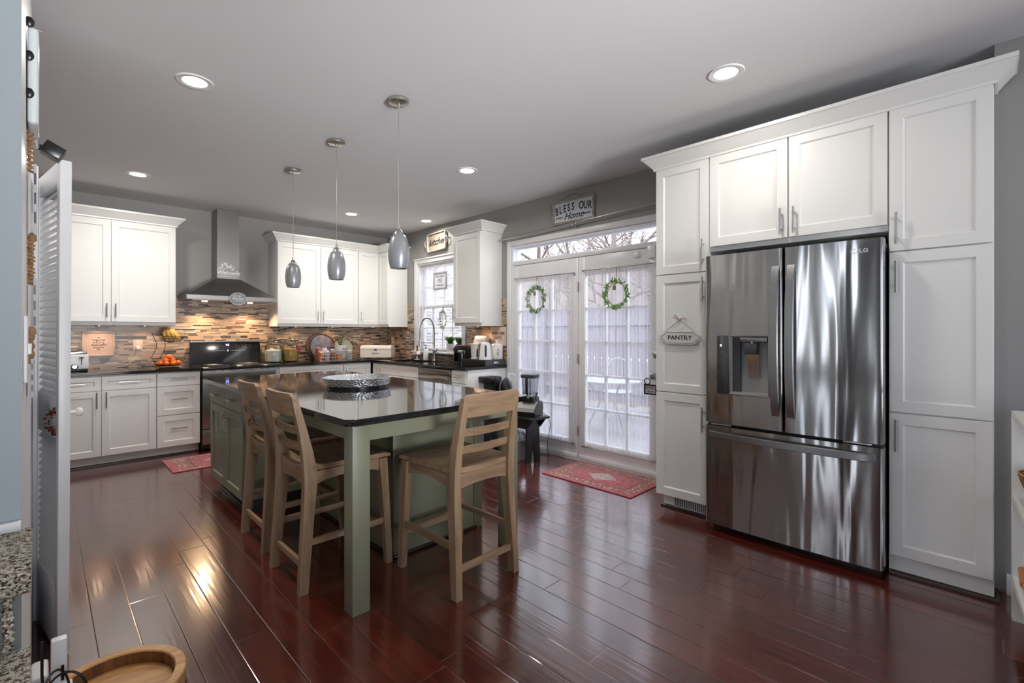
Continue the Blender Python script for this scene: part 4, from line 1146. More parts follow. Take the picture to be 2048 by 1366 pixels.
# two tier wire fruit stand
fs = thing('fruit_stand', 'two-tier black wire fruit stand beside the range', 'fruit stand', (1.0, 6.43, CT))
def wire_bowl(mb, cx, cz, rx, ry, h, n=16):
    for k, (f, zz) in enumerate(((1.0, h), (0.93, h * 0.6), (0.78, h * 0.2), (0.6, 0.004))):
        mb.tube([(cx + rx * f * math.cos(a * PI / 14), ry * f * math.sin(a * PI / 14), cz + zz) for a in range(28)], 0.0022, 5, True)
    for k in range(n):
        a = 2 * PI * k / n; c, s = math.cos(a), math.sin(a)
        mb.tube([(cx + rx * f * c, ry * f * s, cz + zz) for f, zz in ((1.0, h), (0.93, h * .6), (0.78, h * .2), (0.6, 0.004))], 0.0016, 4)
    for k in range(-3, 4): mb.tube([(cx - rx * 0.58, ry * 0.15 * k, cz + 0.004), (cx + rx * 0.58, ry * 0.15 * k, cz + 0.004)], 0.0016, 4)
b = MB(); wire_bowl(b, 0, 0.006, 0.148, 0.11, 0.09); b.build('lower_basket', M['black_metal'], fs)
b = MB(); wire_bowl(b, 0.03, 0.275, 0.115, 0.085, 0.06); b.build('upper_basket', M['black_metal'], fs)
for s in (-0.03, 0.05):
    MB().tube([(-0.148 + 0.02 + s, 0.02, 0.095), (-0.10 + s, 0.03, 0.15), (-0.075 + s, 0.04, 0.21), (-0.075 + s, 0.04, 0.27), (-0.10 + s, 0.035, 0.335), (-0.115 + s, 0.03, 0.37)], 0.003, 6).build('upright', M['black_metal'], fs)
rnd = random.Random(5)
osp = [(-0.085, -0.02, 0), (-0.03, -0.045, 0), (0.03, -0.045, 0), (0.085, -0.02, 0), (-0.055, 0.03, 0), (0.0, 0.02, 0), (0.055, 0.03, 0), (-0.03, -0.012, 1), (0.03, -0.012, 1), (0.0, 0.0, 2)]
onm = ['far left mandarin at the bottom of the fruit stand', 'mandarin at the front, left of centre in the lower basket', 'mandarin at the front, right of centre in the lower basket', 'far right mandarin at the bottom of the fruit stand',
       'mandarin at the back left of the lower basket', 'mandarin at the back centre of the lower basket', 'mandarin at the back right of the lower basket', 'mandarin in the upper layer, on the left', 'mandarin in the upper layer, on the right', 'single mandarin on top of the heap']
om = None
for i, (x, y, l) in enumerate(osp):
    loc = (1.0 + x, 6.43 + y, CT + 0.040 + l * 0.036)
    if om is None:
        om = thing('mandarin', onm[0], 'mandarin', loc, 0, 'mandarins in the lower basket')
        MB().ball((0, 0, 0), 0.030, (1, 1, 0.86), 18).build('peel', M['orange'], om); MB().lathe([(0, 0.0245), (0.004, 0.0255), (0.003, 0.028), (0, 0.028)], n=8).build('stem_button', M['leaf'], om)
    else:
        c = copy_tree(om); c['label'] = onm[i]; c.location = loc; c.rotation_euler = (rnd.uniform(-.5, .5), rnd.uniform(-.5, .5), rnd.uniform(0, 6))
g_ = NT(M['banana']); nb_ = g_.noise(g_.coord(), 55, 3, 0.6)
g_.l(g_.ramp(nb_, [(0.0, C(96, 60, 26)), (0.36, C(120, 78, 32)), (0.42, C(206, 160, 66)), (0.7, C(224, 184, 92))]), g_.b.inputs['Base Color'])
bn = thing('banana_bunch', 'bunch of ripe spotted bananas in the upper wire basket', 'bananas', (1.02, 6.42, CT + 0.284))
for k in range(5):
    pts = []; rr = []; a = (-0.25, 0.05, 0.35, 0.65, 0.95)[k]; yo = (-0.015, -0.045, -0.05, -0.03, 0.0)[k]
    for j in range(10):
        t = j / 9; ang = t * 1.5
        r_ = 0.105; x = -0.045 + math.sin(a) * r_ * math.sin(ang) * 1.25 + 0.02 * t; zz = 0.138 - r_ * (1 - math.cos(ang)) * 0.95 - 0.038 * t
        pts.append((x, yo * math.sin(t * 2.2), zz)); rr.append([.004, .007, .012, .0155, .017, .0172, .0165, .014, .009, .0035][j])
    MB().tube(pts, rr, 8).build('banana', M['banana'], bn)
MB().cyl((-0.045, 0, 0.130), (-0.050, 0, 0.155), 0.009, 0.007).build('stem', M['traydark'], bn)

# ================================================================ right of the range
sugar = mat('white_sugar', C(225, 222, 214), 0.9); pasta = mat('yellow_pasta', C(205, 158, 76), 0.7)
g_ = NT(pasta); vv = g_.n('TexVoronoi', feature='F1'); g_.l(g_.coord(), vv.inputs['Vector']); vv.inputs['Scale'].default_value = 110
g_.l(g_.ramp(vv.outputs['Distance'], [(0.2, C(228, 190, 104)), (0.6, C(190, 140, 60)), (0.9, C(110, 80, 36))]), g_.b.inputs['Base Color']); g_.l(g_.bump(vv.outputs['Distance'], 0.8, 0.006), g_.b.inputs['Normal'])
def jar(x, y, label, fill, fm2, fh):
    t = thing('glass_jar', label, 'jar', (x, y, CT), 0, 'big glass canisters right of the range')
    out = [(0, 0), (0.088, 0), (0.098, 0.008), (0.100, 0.03), (0.100, 0.19), (0.094, 0.215), (0.070, 0.235), (0.066, 0.25), (0.068, 0.255)]
    MB().lathe(out + [(r - 0.004, z + (0.004 if i == 0 else 0)) for i, (r, z) in list(enumerate(out))[::-1] if r > 0] + [(0, 0.006)], n=36).build('jar_body', M['jar_glass'], t)
    MB().lathe([(0, 0.007), (0.086, 0.008), (0.0945, 0.014), (0.0945, fh - 0.004), (0.088, fh), (0, fh + 0.008)], n=36).build(fill, fm2, t)
    MB().lathe([(0, 0.256), (0.070, 0.256), (0.074, 0.262), (0.070, 0.285), (0.05, 0.296), (0.018, 0.300), (0.014, 0.306), (0.02, 0.316), (0.014, 0.325), (0, 0.326)], n=32).build('lid', M['lid_glass'], t)
    return t
j1 = jar(2.090, 6.42, 'glass canister of white sugar with a scoop, next to the range', 'sugar', sugar, 0.155)
MB().ball((-0.025, -0.02, 0.165), 0.022, (1, 0.8, 0.9)).build('scoop', mat('peach_plastic', C(226, 190, 160), 0.5), j1)
j2 = jar(2.297, 6.43, 'glass canister filled with yellow pasta', 'pasta', pasta, 0.165)
MB().box(-0.03, 0.05, -0.03, -0.015, 0.175, 0.215, 0.006, M4=Matrix.Rotation(0.5, 4, 'Y')).build('packet', mat('magenta_packet', C(168, 50, 84), 0.5), j2)

zinc = mat('aged_zinc', C(132, 128, 134), 0.4, 0.7)
g_ = NT(zinc); nn = g_.noise(g_.coord(), 14, 4, 0.6); g_.l(g_.ramp(nn, [(0.3, C(96, 92, 98)), (0.7, C(165, 160, 166))]), g_.b.inputs['Base Color'])
def platter(x, y, r, tilt, label):
    t = thing('round_tray', label, 'tray', (x, y, CT)); t.rotation_euler = (R(tilt), 0, 0)
    T = Matrix.Translation((0, 0, r)) @ Matrix.Rotation(PI / 2, 4, 'X')
    MB().lathe([(0, 0), (r - 0.012, 0), (r - 0.012, 0.006), (0, 0.006)], n=48, M4=T).build('plate', zinc, t)
    MB().lathe([(r - 0.012, -0.002), (r, -0.002), (r, 0.024), (r - 0.006, 0.024), (r - 0.012, 0.008)], n=48, M4=T).build('rim', M['traydark'], t)
platter(2.80, 6.585, 0.178, -7, 'larger round metal tray with dark rim leaning on the backsplash')
platter(2.77, 6.625, 0.183, -6, 'round metal tray mostly hidden behind the larger leaning tray')
pp = thing('plate_stand', 'pale round plate standing behind the eucalyptus pot', 'plate', (3.11, 6.61, CT)); pp.rotation_euler = (R(-8), 0, 0)
MB().lathe([(0, 0), (0.08, 0.002), (0.135, 0.014), (0.14, 0.017), (0.135, 0.019), (0.08, 0.008), (0, 0.006)], n=40, M4=Matrix.Translation((0, 0, 0.14)) @ Matrix.Rotation(PI / 2, 4, 'X')).build('plate', mat('pale_green_glaze', C(178, 184, 168), 0.3), pp)
wb = thing('wire_basket', 'wire basket packed with jars and packets on the back worktop', 'basket', (2.812, 6.27, CT))
b = MB()
for z in (0.004, 0.045, 0.085, 0.115): b.tube([(x, y, z) for x, y in rrect(-0.235, 0.235, -0.09, 0.09, 0.03, 4)], 0.0022 if z < 0.1 else 0.0034, 5, True)
for k in range(26):
    x = -0.225 + 0.018 * k
    for y in (-0.09, 0.09): b.tube([(x, y, 0.004), (x, y, 0.115)], 0.0014, 4)
    b.tube([(x, -0.09, 0.004), (x, 0.09, 0.004)], 0.0014, 4)
for k in range(9):
    for x in (-0.235, 0.235): b.tube([(x, -0.07 + 0.0175 * k, 0.004), (x, -0.07 + 0.0175 * k, 0.115)], 0.0014, 4)
b.build('wire_frame', M['steel_d'], wb)
MB().tube([(-0.235, 0, 0.115), (-0.23, 0, 0.165), (-0.20, 0, 0.178), (-0.02, 0, 0.178), (0.0, 0, 0.165)], 0.004, 6).build('wire_handle', M['black_metal'], wb)
def jr(name, x, y, r, h, m, lid, label, cat='jar', lm=None):
    t = thing(name, label, cat, (2.812 + x, 6.27 + y, CT + 0.006), 0, 'jars and packets in the wire basket')
    MB().lathe([(0, 0), (r, 0), (r, h * 0.8), (r * 0.75, h * 0.9), (0, h * 0.9)], n=18).build('body', m, t)
    MB().lathe([(0, h * 0.9), (r * 0.8, h * 0.9), (r * 0.8, h), (0, h)], n=18).build('lid', lm or lid, t)
og = mat('orange_tea_tin', C(206, 116, 48), 0.5); rd_ = mat('red_label', C(186, 70, 56), 0.5); fl = mat('floral_pattern', C(180, 176, 178), 0.5); amb = mat('amber_bottle', C(120, 70, 34), 0.25)
jr('tea_tin', -0.20, -0.045, 0.033, 0.12, og, M['white'], 'orange tin at the left end of the wire basket', 'tin')
jr('spice_jar', -0.195, 0.035, 0.035, 0.175, rd_, M['white'], 'red-labelled jar at the back left of the wire basket')
jr('spice_jar', -0.115, -0.045, 0.036, 0.135, fl, M['white'], 'patterned jar with white lid near the front of the wire basket')
jr('spice_jar', -0.11, 0.04, 0.036, 0.17, M['white'], M['white'], 'tall white jar behind the patterned jar')
jr('bottle', -0.03, -0.02, 0.034, 0.145, amb, M['white'], 'amber bottle in the middle of the wire basket', 'bottle')
jr('candle', 0.05, -0.05, 0.036, 0.08, og, M['steel_d'], 'low orange candle in the wire basket', 'candle')
jr('spice_jar', 0.20, -0.045, 0.036, 0.125, fl, M['white'], 'patterned canister at the right end of the wire basket')
pt = thing('flower_pot', 'white enamel pot of dried eucalyptus behind the wire basket', 'plant pot', (3.0, 6.475, CT))
MB().lathe([(0, 0), (0.072, 0), (0.086, 0.19), (0.090, 0.20), (0.084, 0.20), (0.078, 0.18), (0, 0.18)], n=30).build('pot', M['ceramic'], pt)
text('farm', 0.035, M['ink'], pt, 0.02, -0.085, 0.15, shear=0.3)
def sprays(parent, n, cx, cz, spread, h, lw, m, seed, stems=True, fl=0.5):
    rnd = random.Random(seed); st = MB(); lf = MB()
    for k in range(n):
        a = rnd.uniform(0, 2 * PI); s = rnd.uniform(0.2, 1) * spread; pts = []
        for j in range(6):
            t = j / 5; pts.append((cx + math.cos(a) * s * t ** 1.3, math.sin(a) * s * t ** 1.3 * fl, cz + h * t * rnd.uniform(0.85, 1.1)))
        st.tube(pts, 0.0014, 4)
        for j in range(1, 6):
            for q in (-1, 1, 0.3): lf.leaf(pts[j], (math.cos(a + q * 1.3), math.sin(a + q * 1.3) * fl, rnd.uniform(-.3, .8)), (0, 0, 1), lw * rnd.uniform(.7, 1.2), lw * 0.6)
    st.build('stems', M['leaf2'], parent); lf.build('leaves', m, parent, smooth=False)
sprays(pt, 16, 0, 0.17, 0.12, 0.17, 0.026, mat('grey_green_leaf', C(104, 112, 84), 0.7), 9)

bb = thing('bread_box', 'cream enamel bread box standing diagonally in the corner', 'bread box', (3.47, 6.27, CT), R(-45))
P = [(-0.115, 0.018), (0.115, 0.018), (0.115, 0.12)] + arc(0.065, 0.14, 0.05, 0, 90, 6) + arc(-0.065, 0.14, 0.05, 90, 180, 6) + [(-0.115, 0.12)]
cream = mat('cream_enamel', C(222, 212, 200), 0.3, coat=0.3)
MB().prism(P, 'x', -0.22, 0.22).build('box', cream, bb, ang=40)
MB().box(-0.221, 0.221, -0.1165, 0.10, 0.128, 0.131).build('lid_seam', M['dgrey'], bb)
MB().box(-0.02, 0.02, -0.122, -0.114, 0.120, 0.142, 0.002).build('latch', M['steel_d'], bb)
text('BREAD', 0.034, M['dgrey'], bb, 0, -0.1155, 0.075)
for x in (-0.17, 0.17):
    for y in (-0.08, 0.08): MB().cyl((x, y, 0), (x, y, 0.02), 0.009, n=10).build('foot', M['dgrey'], bb)

o2 = thing('wall_outlet', 'narrow ivory outlet plate on the tiles behind the bread box', 'outlet', (WX - 0.0085, 6.505, 1.165), RW)
MB().box(-0.037, 0.037, -0.006, 0, -0.06, 0.06, 0.003).build('cover_plate', ivory, o2)
for z in (-0.025, 0.025): MB().box(-0.015, 0.015, -0.008, -0.005, z - 0.015, z + 0.015, 0.003).build('socket', M['white'], o2)

# ---------------------------------------------------------------- sink side
fc = thing('kitchen_faucet', 'tall spring-coil kitchen faucet arching in front of the window', 'faucet', (3.745, 5.26, CT), RW)   # local x = towards camera
b = MB().lathe([(0, 0), (0.028, 0), (0.028, 0.006), (0.021, 0.012), (0.019, 0.10), (0.021, 0.11), (0.021, 0.15), (0.014, 0.16), (0, 0.16)], n=24)
b.build('base_column', M['steel'], fc)
cen = [(0, 0, 0.155 + 0.24 * t / 8) for t in range(9)] + [(-0.17 + 0.17 * math.cos(a * PI / 16), 0, 0.395 + 0.18 * math.sin(a * PI / 16)) for a in range(1, 17)] + [(-0.34, 0, 0.395 - 0.12 * t / 4) for t in range(1, 5)]
MB().tube(cen, 0.007, 8).build('hose', M['dgrey'], fc)
hel = []; cum = 0
C2 = [Vector(p) for p in cen]
for i in range(len(C2) - 1):
    for j in range(26):
        t = j / 26; p = C2[i].lerp(C2[i + 1], t); d_ = (C2[i + 1] - C2[i]).normalized(); n1 = Vector((0, 1, 0)); n2 = d_.cross(n1)
        ph = cum + t * (C2[i + 1] - C2[i]).length * 2 * PI / 0.0075
        hel.append(p + (n1 * math.cos(ph) + n2 * math.sin(ph)) * 0.011)
    cum += (C2[i + 1] - C2[i]).length * 2 * PI / 0.0075
MB().tube(hel, 0.0019, 4).build('spring', M['steel'], fc)
MB().lathe([(0, 0), (0.017, 0.002), (0.019, 0.02), (0.014, 0.08), (0.012, 0.10), (0, 0.10)], (-0.34, 0, 0.18), 20).build('spray_head', M['steel'], fc)
MB().tube([(0, 0, 0.235), (-0.15, 0, 0.235), (-0.325, 0, 0.235)], 0.005, 8).lathe([(0.018, -0.008), (0.022, -0.008), (0.022, 0.008), (0.018, 0.008)], (-0.34, 0, 0.235), 20).build('holder_arm', M['steel'], fc)
MB().cyl((0.018, 0, 0.13), (0.055, 0, 0.13), 0.017).tube([(0.05, 0, 0.13), (0.075, -0.012, 0.142), (0.095, -0.02, 0.165)], 0.006, 8).build('lever', M['steel'], fc)

lo = thing('soap_dispenser', 'white pump bottle beside the faucet with black pump', 'bottle', (3.735, 5.44, CT))
MB().lathe([(0, 0), (0.034, 0), (0.036, 0.01), (0.036, 0.125), (0.028, 0.148), (0.012, 0.155), (0, 0.155)], n=24).build('bottle', M['white'], lo)
MB().lathe([(0, 0.155), (0.012, 0.155), (0.012, 0.17), (0.004, 0.172), (0.004, 0.198), (0, 0.198)], n=14).box(-0.035, 0.006, -0.006, 0.006, 0.196, 0.208, 0.002).build('pump', M['black'], lo)
cd = thing('sponge_caddy', 'white footed dish holding orange sponges left of the pump bottle', 'caddy', (3.70, 5.60, CT))
MB().lathe([(0, 0), (0.04, 0), (0.012, 0.012), (0.010, 0.05), (0.05, 0.066), (0.066, 0.078), (0.068, 0.083), (0.05, 0.074), (0, 0.068)], n=30).build('footed_dish', M['white'], cd)
osm = mat('orange_sponge', C(232, 104, 50), 0.9)
for i, (x, y, a) in enumerate(((-0.012, -0.022, 0.3), (0.014, 0.026, -0.4))):
    t = thing('sponge', ('orange sponge at the front of the white footed dish', 'orange sponge at the back of the white footed dish')[i], 'sponge', (3.70 + x, 5.60 + y, CT + 0.070), a, 'orange sponges by the sink')
    MB().box(-0.035, 0.035, -0.014, 0.014, 0, 0.048, 0.008, 3).build('foam', osm, t); MB().box(-0.034, 0.034, -0.017, -0.0135, 0.002, 0.046, 0.001).build('scouring_pad', M['white'], t)
db = thing('dark_bottle', 'small dark green bottle with black cap at the corner side of the sink', 'bottle', (3.76, 5.69, CT))
MB().lathe([(0, 0), (0.026, 0), (0.027, 0.1), (0.010, 0.135), (0.009, 0.165), (0, 0.165)], n=20).build('bottle', mat('dark_green_glass', C(34, 52, 38), 0.15), db)
MB().lathe([(0, 0.165), (0.011, 0.165), (0.011, 0.19), (0, 0.19)], n=14).build('cap', M['black'], db)

def pot(x, y, label, m, r, seed):
    t = thing('potted_plant', label, 'plant', (x, y, 1.0305), 0, 'small green plants on the window sill')
    MB().lathe([(0, 0), (r * 0.72, 0), (r * 0.78, 0.006), (r, 0.105), (r * 1.02, 0.112), (r * 0.93, 0.112), (r * 0.88, 0.098), (0, 0.098)], n=28).build('pot', m, t)
    MB().lathe([(0, -0.0), (r * 0.95, 0.0), (r * 1.0, 0.008), (r * 0.95, 0.010), (0, 0.004)], n=28).build('saucer', m, t)
    sprays(t, 30, 0, 0.095, 0.075, 0.085, 0.036, M['leaf'], seed, fl=1.0)
pot(3.853, 5.045, 'green succulent in a white pot on the window sill', M['ceramic'], 0.056, 21)
pot(3.86, 4.865, 'green plant in a grey pot at the right end of the window sill', mat('grey_pot', C(120, 122, 120), 0.5), 0.045, 22)

# ---------------------------------------------------------------- coffee corner
bc = thing('black_canister', 'black lidded canister with ring handles left of the coffee things', 'canister', (3.68, 4.65, CT))
MB().lathe([(0, 0), (0.052, 0), (0.055, 0.01), (0.055, 0.19), (0.05, 0.2), (0.02, 0.212), (0, 0.213)], n=28).build('body', M['black'], bc)
MB().tube([(-0.055 - 0.02 + 0.02 * math.cos(a * PI / 8), 0, 0.17 + 0.016 * math.sin(a * PI / 8)) for a in range(16)], 0.004, 6, True).build('ring_handle', M['black'], bc)
em = thing('espresso_maker', 'black and brown capsule coffee maker between black canister and drawer', 'coffee maker', (3.64, 4.50, CT), RW)
MB().box(-0.07, 0.07, -0.02, 0.12, 0, 0.20, 0.012).box(-0.07, 0.07, -0.10, -0.02, 0, 0.03, 0.006).box(-0.07, 0.07, -0.10, -0.02, 0.15, 0.205, 0.010).build('housing', M['black'], em)
MB().box(-0.066, 0.066, -0.095, 0.11, 0.2055, 0.222, 0.006).build('lid', mat('brown_gloss', C(70, 46, 38), 0.2), em)
MB().box(-0.074, -0.0705, -0.10, 0.12, 0.0, 0.20).build('chrome_edge', M['chrome'], em)
fp_ = thing('glass_press', 'glass coffee press in front of the capsule coffee maker', 'coffee press', (3.56, 4.445, CT))
MB().lathe([(0, 0.0), (0.042, 0), (0.042, 0.13), (0, 0.13)], n=24).build('coffee', mat('dark_coffee', C(24, 16, 12), 0.2), fp_)
MB().lathe([(0.0435, 0.0), (0.0445, 0.0), (0.0445, 0.155), (0.0435, 0.155)], n=24).build('glass_beaker', M['jar_glass'], fp_)
MB().lathe([(0, 0.155), (0.046, 0.155), (0.042, 0.168), (0.008, 0.174), (0.006, 0.19), (0.010, 0.198), (0, 0.204)], n=24).build('lid', M['chrome'], fp_)
dr = thing('coffee_pod_box', 'low black coffee pod drawer with a silver handle at the end of the worktop', 'drawer box', (3.52, 3.975, CT))
MB().box(0, 0.32, 0.004, 0.42, 0, 0.070, 0.003).build('box', M['black'], dr)
MB().box(0.006, 0.314, 0.0, 0.004, 0.006, 0.064).build('drawer_front', M['dgrey'], dr)
MB().box(0.12, 0.20, -0.010, 0.0, 0.024, 0.046, 0.002).build('handle', M['steel'], dr)
DZ_ = CT + 0.0702
kt = thing('electric_kettle', 'white electric kettle with dark water gauge on the black drawer', 'kettle', (3.615, 4.075, DZ_), R(-54))
MB().lathe([(0, 0), (0.072, 0), (0.074, 0.006), (0.072, 0.02), (0.058, 0.165), (0.052, 0.185), (0.03, 0.197), (0, 0.199)], n=32).build('body', M['white'], kt)
MB().box(0.005, 0.028, -0.0735, -0.055, 0.03, 0.165, 0.010, 3).build('water_gauge', M['dgrey'], kt)
MB().tube([(-0.01, 0.045, 0.185), (-0.018, 0.078, 0.178), (-0.02, 0.092, 0.12), (-0.02, 0.085, 0.04)], 0.009, 8).build('handle', M['white'], kt)
MB().lathe([(0, 0), (0.078, 0), (0.078, 0.004), (0, 0.004)], (0, 0, 0.0), 32).build('power_base', M['white'], kt)
pi = thing('water_pitcher', 'clear filter pitcher with a white rim left of the white kettle', 'pitcher', (3.588, 4.235, DZ_))
MB().lathe([(0, 0), (0.048, 0), (0.050, 0.01), (0.040, 0.015), (0.046, 0.13), (0.052, 0.175), (0.050, 0.175), (0.043, 0.13), (0.037, 0.018), (0, 0.018)], n=28).build('jug', mat('milky_plastic', C(200, 198, 196), 0.3), pi)
MB().box(-0.008, 0.008, -0.049, -0.036, 0.03, 0.12, 0.003).build('dark_gauge', M['ink'], pi)
MB().lathe([(0, 0.172), (0.055, 0.172), (0.055, 0.182), (0, 0.186)], n=28).build('lid', M['white'], pi)
kg = thing('pod_coffee_machine', 'white pod coffee machine with arched top behind the kettle', 'coffee machine', (3.735, 4.275, DZ_), R(-60))
P = [(0.11, 0), (0.11, 0.20)] + arc(0.0, 0.16, 0.11, 20, 120, 8) + [(-0.10, 0.20), (-0.10, 0.17), (-0.02, 0.17), (-0.02, 0.02), (-0.10, 0.02), (-0.10, 0)]
MB().prism([(-a, b_) for a, b_ in P][::-1] if False else P, 'x', -0.07, 0.07).build('housing', cream, kg, ang=40)
MB().box(-0.06, 0.06, -0.095, -0.025, 0.0205, 0.026).build('drip_tray', M['steel_d'], kg)
cn = thing('white_canister', 'tall white ceramic canister with knob lid on the black drawer', 'canister', (3.765, 4.045, DZ_))
MB().lathe([(0, 0), (0.066, 0), (0.070, 0.008), (0.070, 0.145), (0.068, 0.152), (0, 0.152)], n=32).build('jar', M['ceramic'], cn)
MB().lathe([(0, 0.1525), (0.072, 0.1525), (0.072, 0.160), (0.055, 0.178), (0.02, 0.186), (0.012, 0.19), (0.012, 0.2), (0.018, 0.21), (0.012, 0.218), (0, 0.22)], n=32).build('lid', M['ceramic'], cn)
b = MB()
for k in range(4): b.box(-0.055, -0.02 - 0.006 * (k % 2), -0.0705, -0.055, 0.055 + 0.02 * k, 0.0575 + 0.02 * k)
b.build('printed_lines', M['dgrey'], cn)
bs_ = thing('cafe_sign', 'pale sign reading bistro cafe coffee leaning under the wall cabinet', 'sign', (WX - 0.012, 4.245, 1.135), RW)
MB().box(0, 0.275, -0.012, 0, 0, 0.222, 0.002).build('board', pk, bs_)
b = MB().box(0.03, 0.245, -0.0128, -0.012, 0.118, 0.120).box(0.03, 0.245, -0.0128, -0.012, 0.07, 0.0715).box(0.012, 0.014, -0.0128, -0.012, 0.01, 0.21).box(0.262, 0.264, -0.0128, -0.012, 0.01, 0.21)
b.build('printed_rules', M['ink'], bs_)
text('Bistro Café', 0.048, M['ink'], bs_, 0.138, -0.0125, 0.150, shear=0.25, bold=0.001); text('COFFEE', 0.040, M['ink'], bs_, 0.138, -0.0125, 0.095)

# warm puck lamps below the wall cabinets
pkm = mat('puck_lens', C(255, 240, 214), 0.5, emit=(1, 0.8, 0.6, 1), es=2.5)
for i, (x, y, lb) in enumerate(((0.10, 6.52, 'leftmost puck light under the cabinet above the toaster'), (0.42, 6.52, 'puck light under the left wall cabinet above the framed sign'), (0.80, 6.52, 'puck light under the left wall cabinet above the outlet'),
                                (2.40, 6.52, 'puck light above the glass canisters'), (2.90, 6.52, 'puck light above the wire basket'), (3.45, 6.40, 'puck light above the bread box'), (3.70, 4.32, 'puck light under the single cabinet above the kettle'))):
    t = thing('puck_light', lb, 'light', (x, y, 1.3695), 0, 'puck lights under the wall cabinets')
    MB().lathe([(0.024, -0.0115), (0.034, -0.011), (0.035, 0), (0, 0), (0, -0.003), (0.024, -0.003)], n=24).build('housing', M['steel'], t)
    MB().lathe([(0, -0.008), (0.0235, -0.008), (0.0235, -0.0035), (0, -0.0035)], n=20).build('lens', pkm, t)
    area('puck_lamp', (x, y, 1.355), (0, 0, 0), 0.05, 0.05, 0.8, (1.0, 0.64, 0.42), 150, 'DISK')

# ================================================================ window dressings
def curtain(name, label, x_w, y0, y1, zb, zt, seed, pleats, amp, m=None, wav=0.0, top_rod=True, bot_rod=True):
    """y0 > y1 (far to near), hung on the plane X = x_w; local x towards the camera"""
    rnd = random.Random(seed); W = y0 - y1
    t = thing(name, label, 'curtain', (x_w, y0, 0), RW)
    b = MB(); nx = int(pleats * 6); nz = 14; grid = []
    ph = [rnd.uniform(0, 6.28) for _ in range(6)]; fq = [pleats * f for f in (1.0, 0.62, 1.41)]
    for j in range(nz + 1):
        tz = j / nz; row = []
        for i in range(nx + 1):
            u = i / nx
            y = amp * (math.sin(2 * PI * fq[0] * u + ph[0] + 0.6 * math.sin(3 * tz + ph[3])) * 0.6 + 0.4 * math.sin(2 * PI * fq[1] * u + ph[1] + 0.8 * tz) + 0.25 * math.sin(2 * PI * fq[2] * u + ph[2]))
            z = zb + (zt - zb) * tz
            if j == 0 and not bot_rod: z += wav * math.sin(2 * PI * 9 * u)
            pin = 1 - 0.55 * (abs(tz - 0.5) * 2) ** 6
            row.append(b.bm.verts.new((W * u + (0.006 * math.sin(40 * u + 5 * tz)), -0.012 + y * pin, z)))
        grid.append(row)
    for j in range(nz):
        for i in range(nx): b.bm.faces.new((grid[j][i], grid[j][i + 1], grid[j + 1][i + 1], grid[j + 1][i]))
    b.build('voile', m or M['sheer'], t, ang=180, recalc=False)
    for z in ((zt - 0.035, zt + 0.012),) + (((zb - 0.012, zb + 0.035),) if bot_rod else ()):
        g = []; hb_ = MB()       # gathered rod pockets are double cloth
        for i in range(nx + 1):
            u = i / nx; y = -0.016 - amp * 0.5 * math.sin(2 * PI * fq[0] * 1.7 * u + ph[4]); g.append([hb_.bm.verts.new((W * u, y, z[0])), hb_.bm.verts.new((W * u, y * 0.9, z[1]))])
        for i in range(nx): hb_.bm.faces.new((g[i][0], g[i + 1][0], g[i + 1][1], g[i][1]))
        hb_.build('rod_pocket', m or M['sheer'], t, ang=180, recalc=False)
    for z, on in ((zt, top_rod), (zb, bot_rod)):
        if not on: continue
        MB().cyl((-0.02, -0.014, z), (W + 0.02, -0.014, z), 0.005, n=8).build('curtain_rod', M['steel'], t)
        for x in (-0.018, W + 0.018): MB().cyl((x, 0.0, z), (x, -0.024, z), 0.009, n=10).build('rod_bracket', M['steel'], t)
    return t
curtain('door_curtain', 'sheer white curtain on the left glazed door behind the blender', 3.862, 3.80, 3.01, 0.165, 1.905, 4, 20, 0.007)
curtain('door_curtain', 'sheer white curtain on the right glazed door behind the small rug', 3.862, 2.855, 2.095, 0.155, 1.915, 8, 20, 0.007)
curtain('cafe_curtain', 'short sheer curtain across the upper half of the sink window', 3.885, 5.795, 4.84, 1.66, 2.225, 12, 16, 0.007, wav=0.006, bot_rod=False)

cr = thing('curtain_rod', 'long thin metal curtain rod above the transom window', 'curtain rod', (3.80, 4.02, 2.365), RW)
b = MB().cyl((0, 0, 0), (2.24, 0, 0.072), 0.008, n=12).ball((-0.008, 0, 0), 0.013)
b.build('rod', M['steel'], cr)
for x in (0.03, 1.05, 2.1): MB().cyl((x, 0.0, 0.0 + x * 0.032), (x, 0.058, x * 0.032 - 0.004), 0.004, n=8).box(x - 0.008, x + 0.008, 0.054, 0.059, x * 0.032 - 0.03, x * 0.032 + 0.02, 0.002).build('bracket', M['steel'], cr)
MB().ball((1.055, -0.002, 0.022), 0.013).build('joint_knob', M['chrome'], cr)

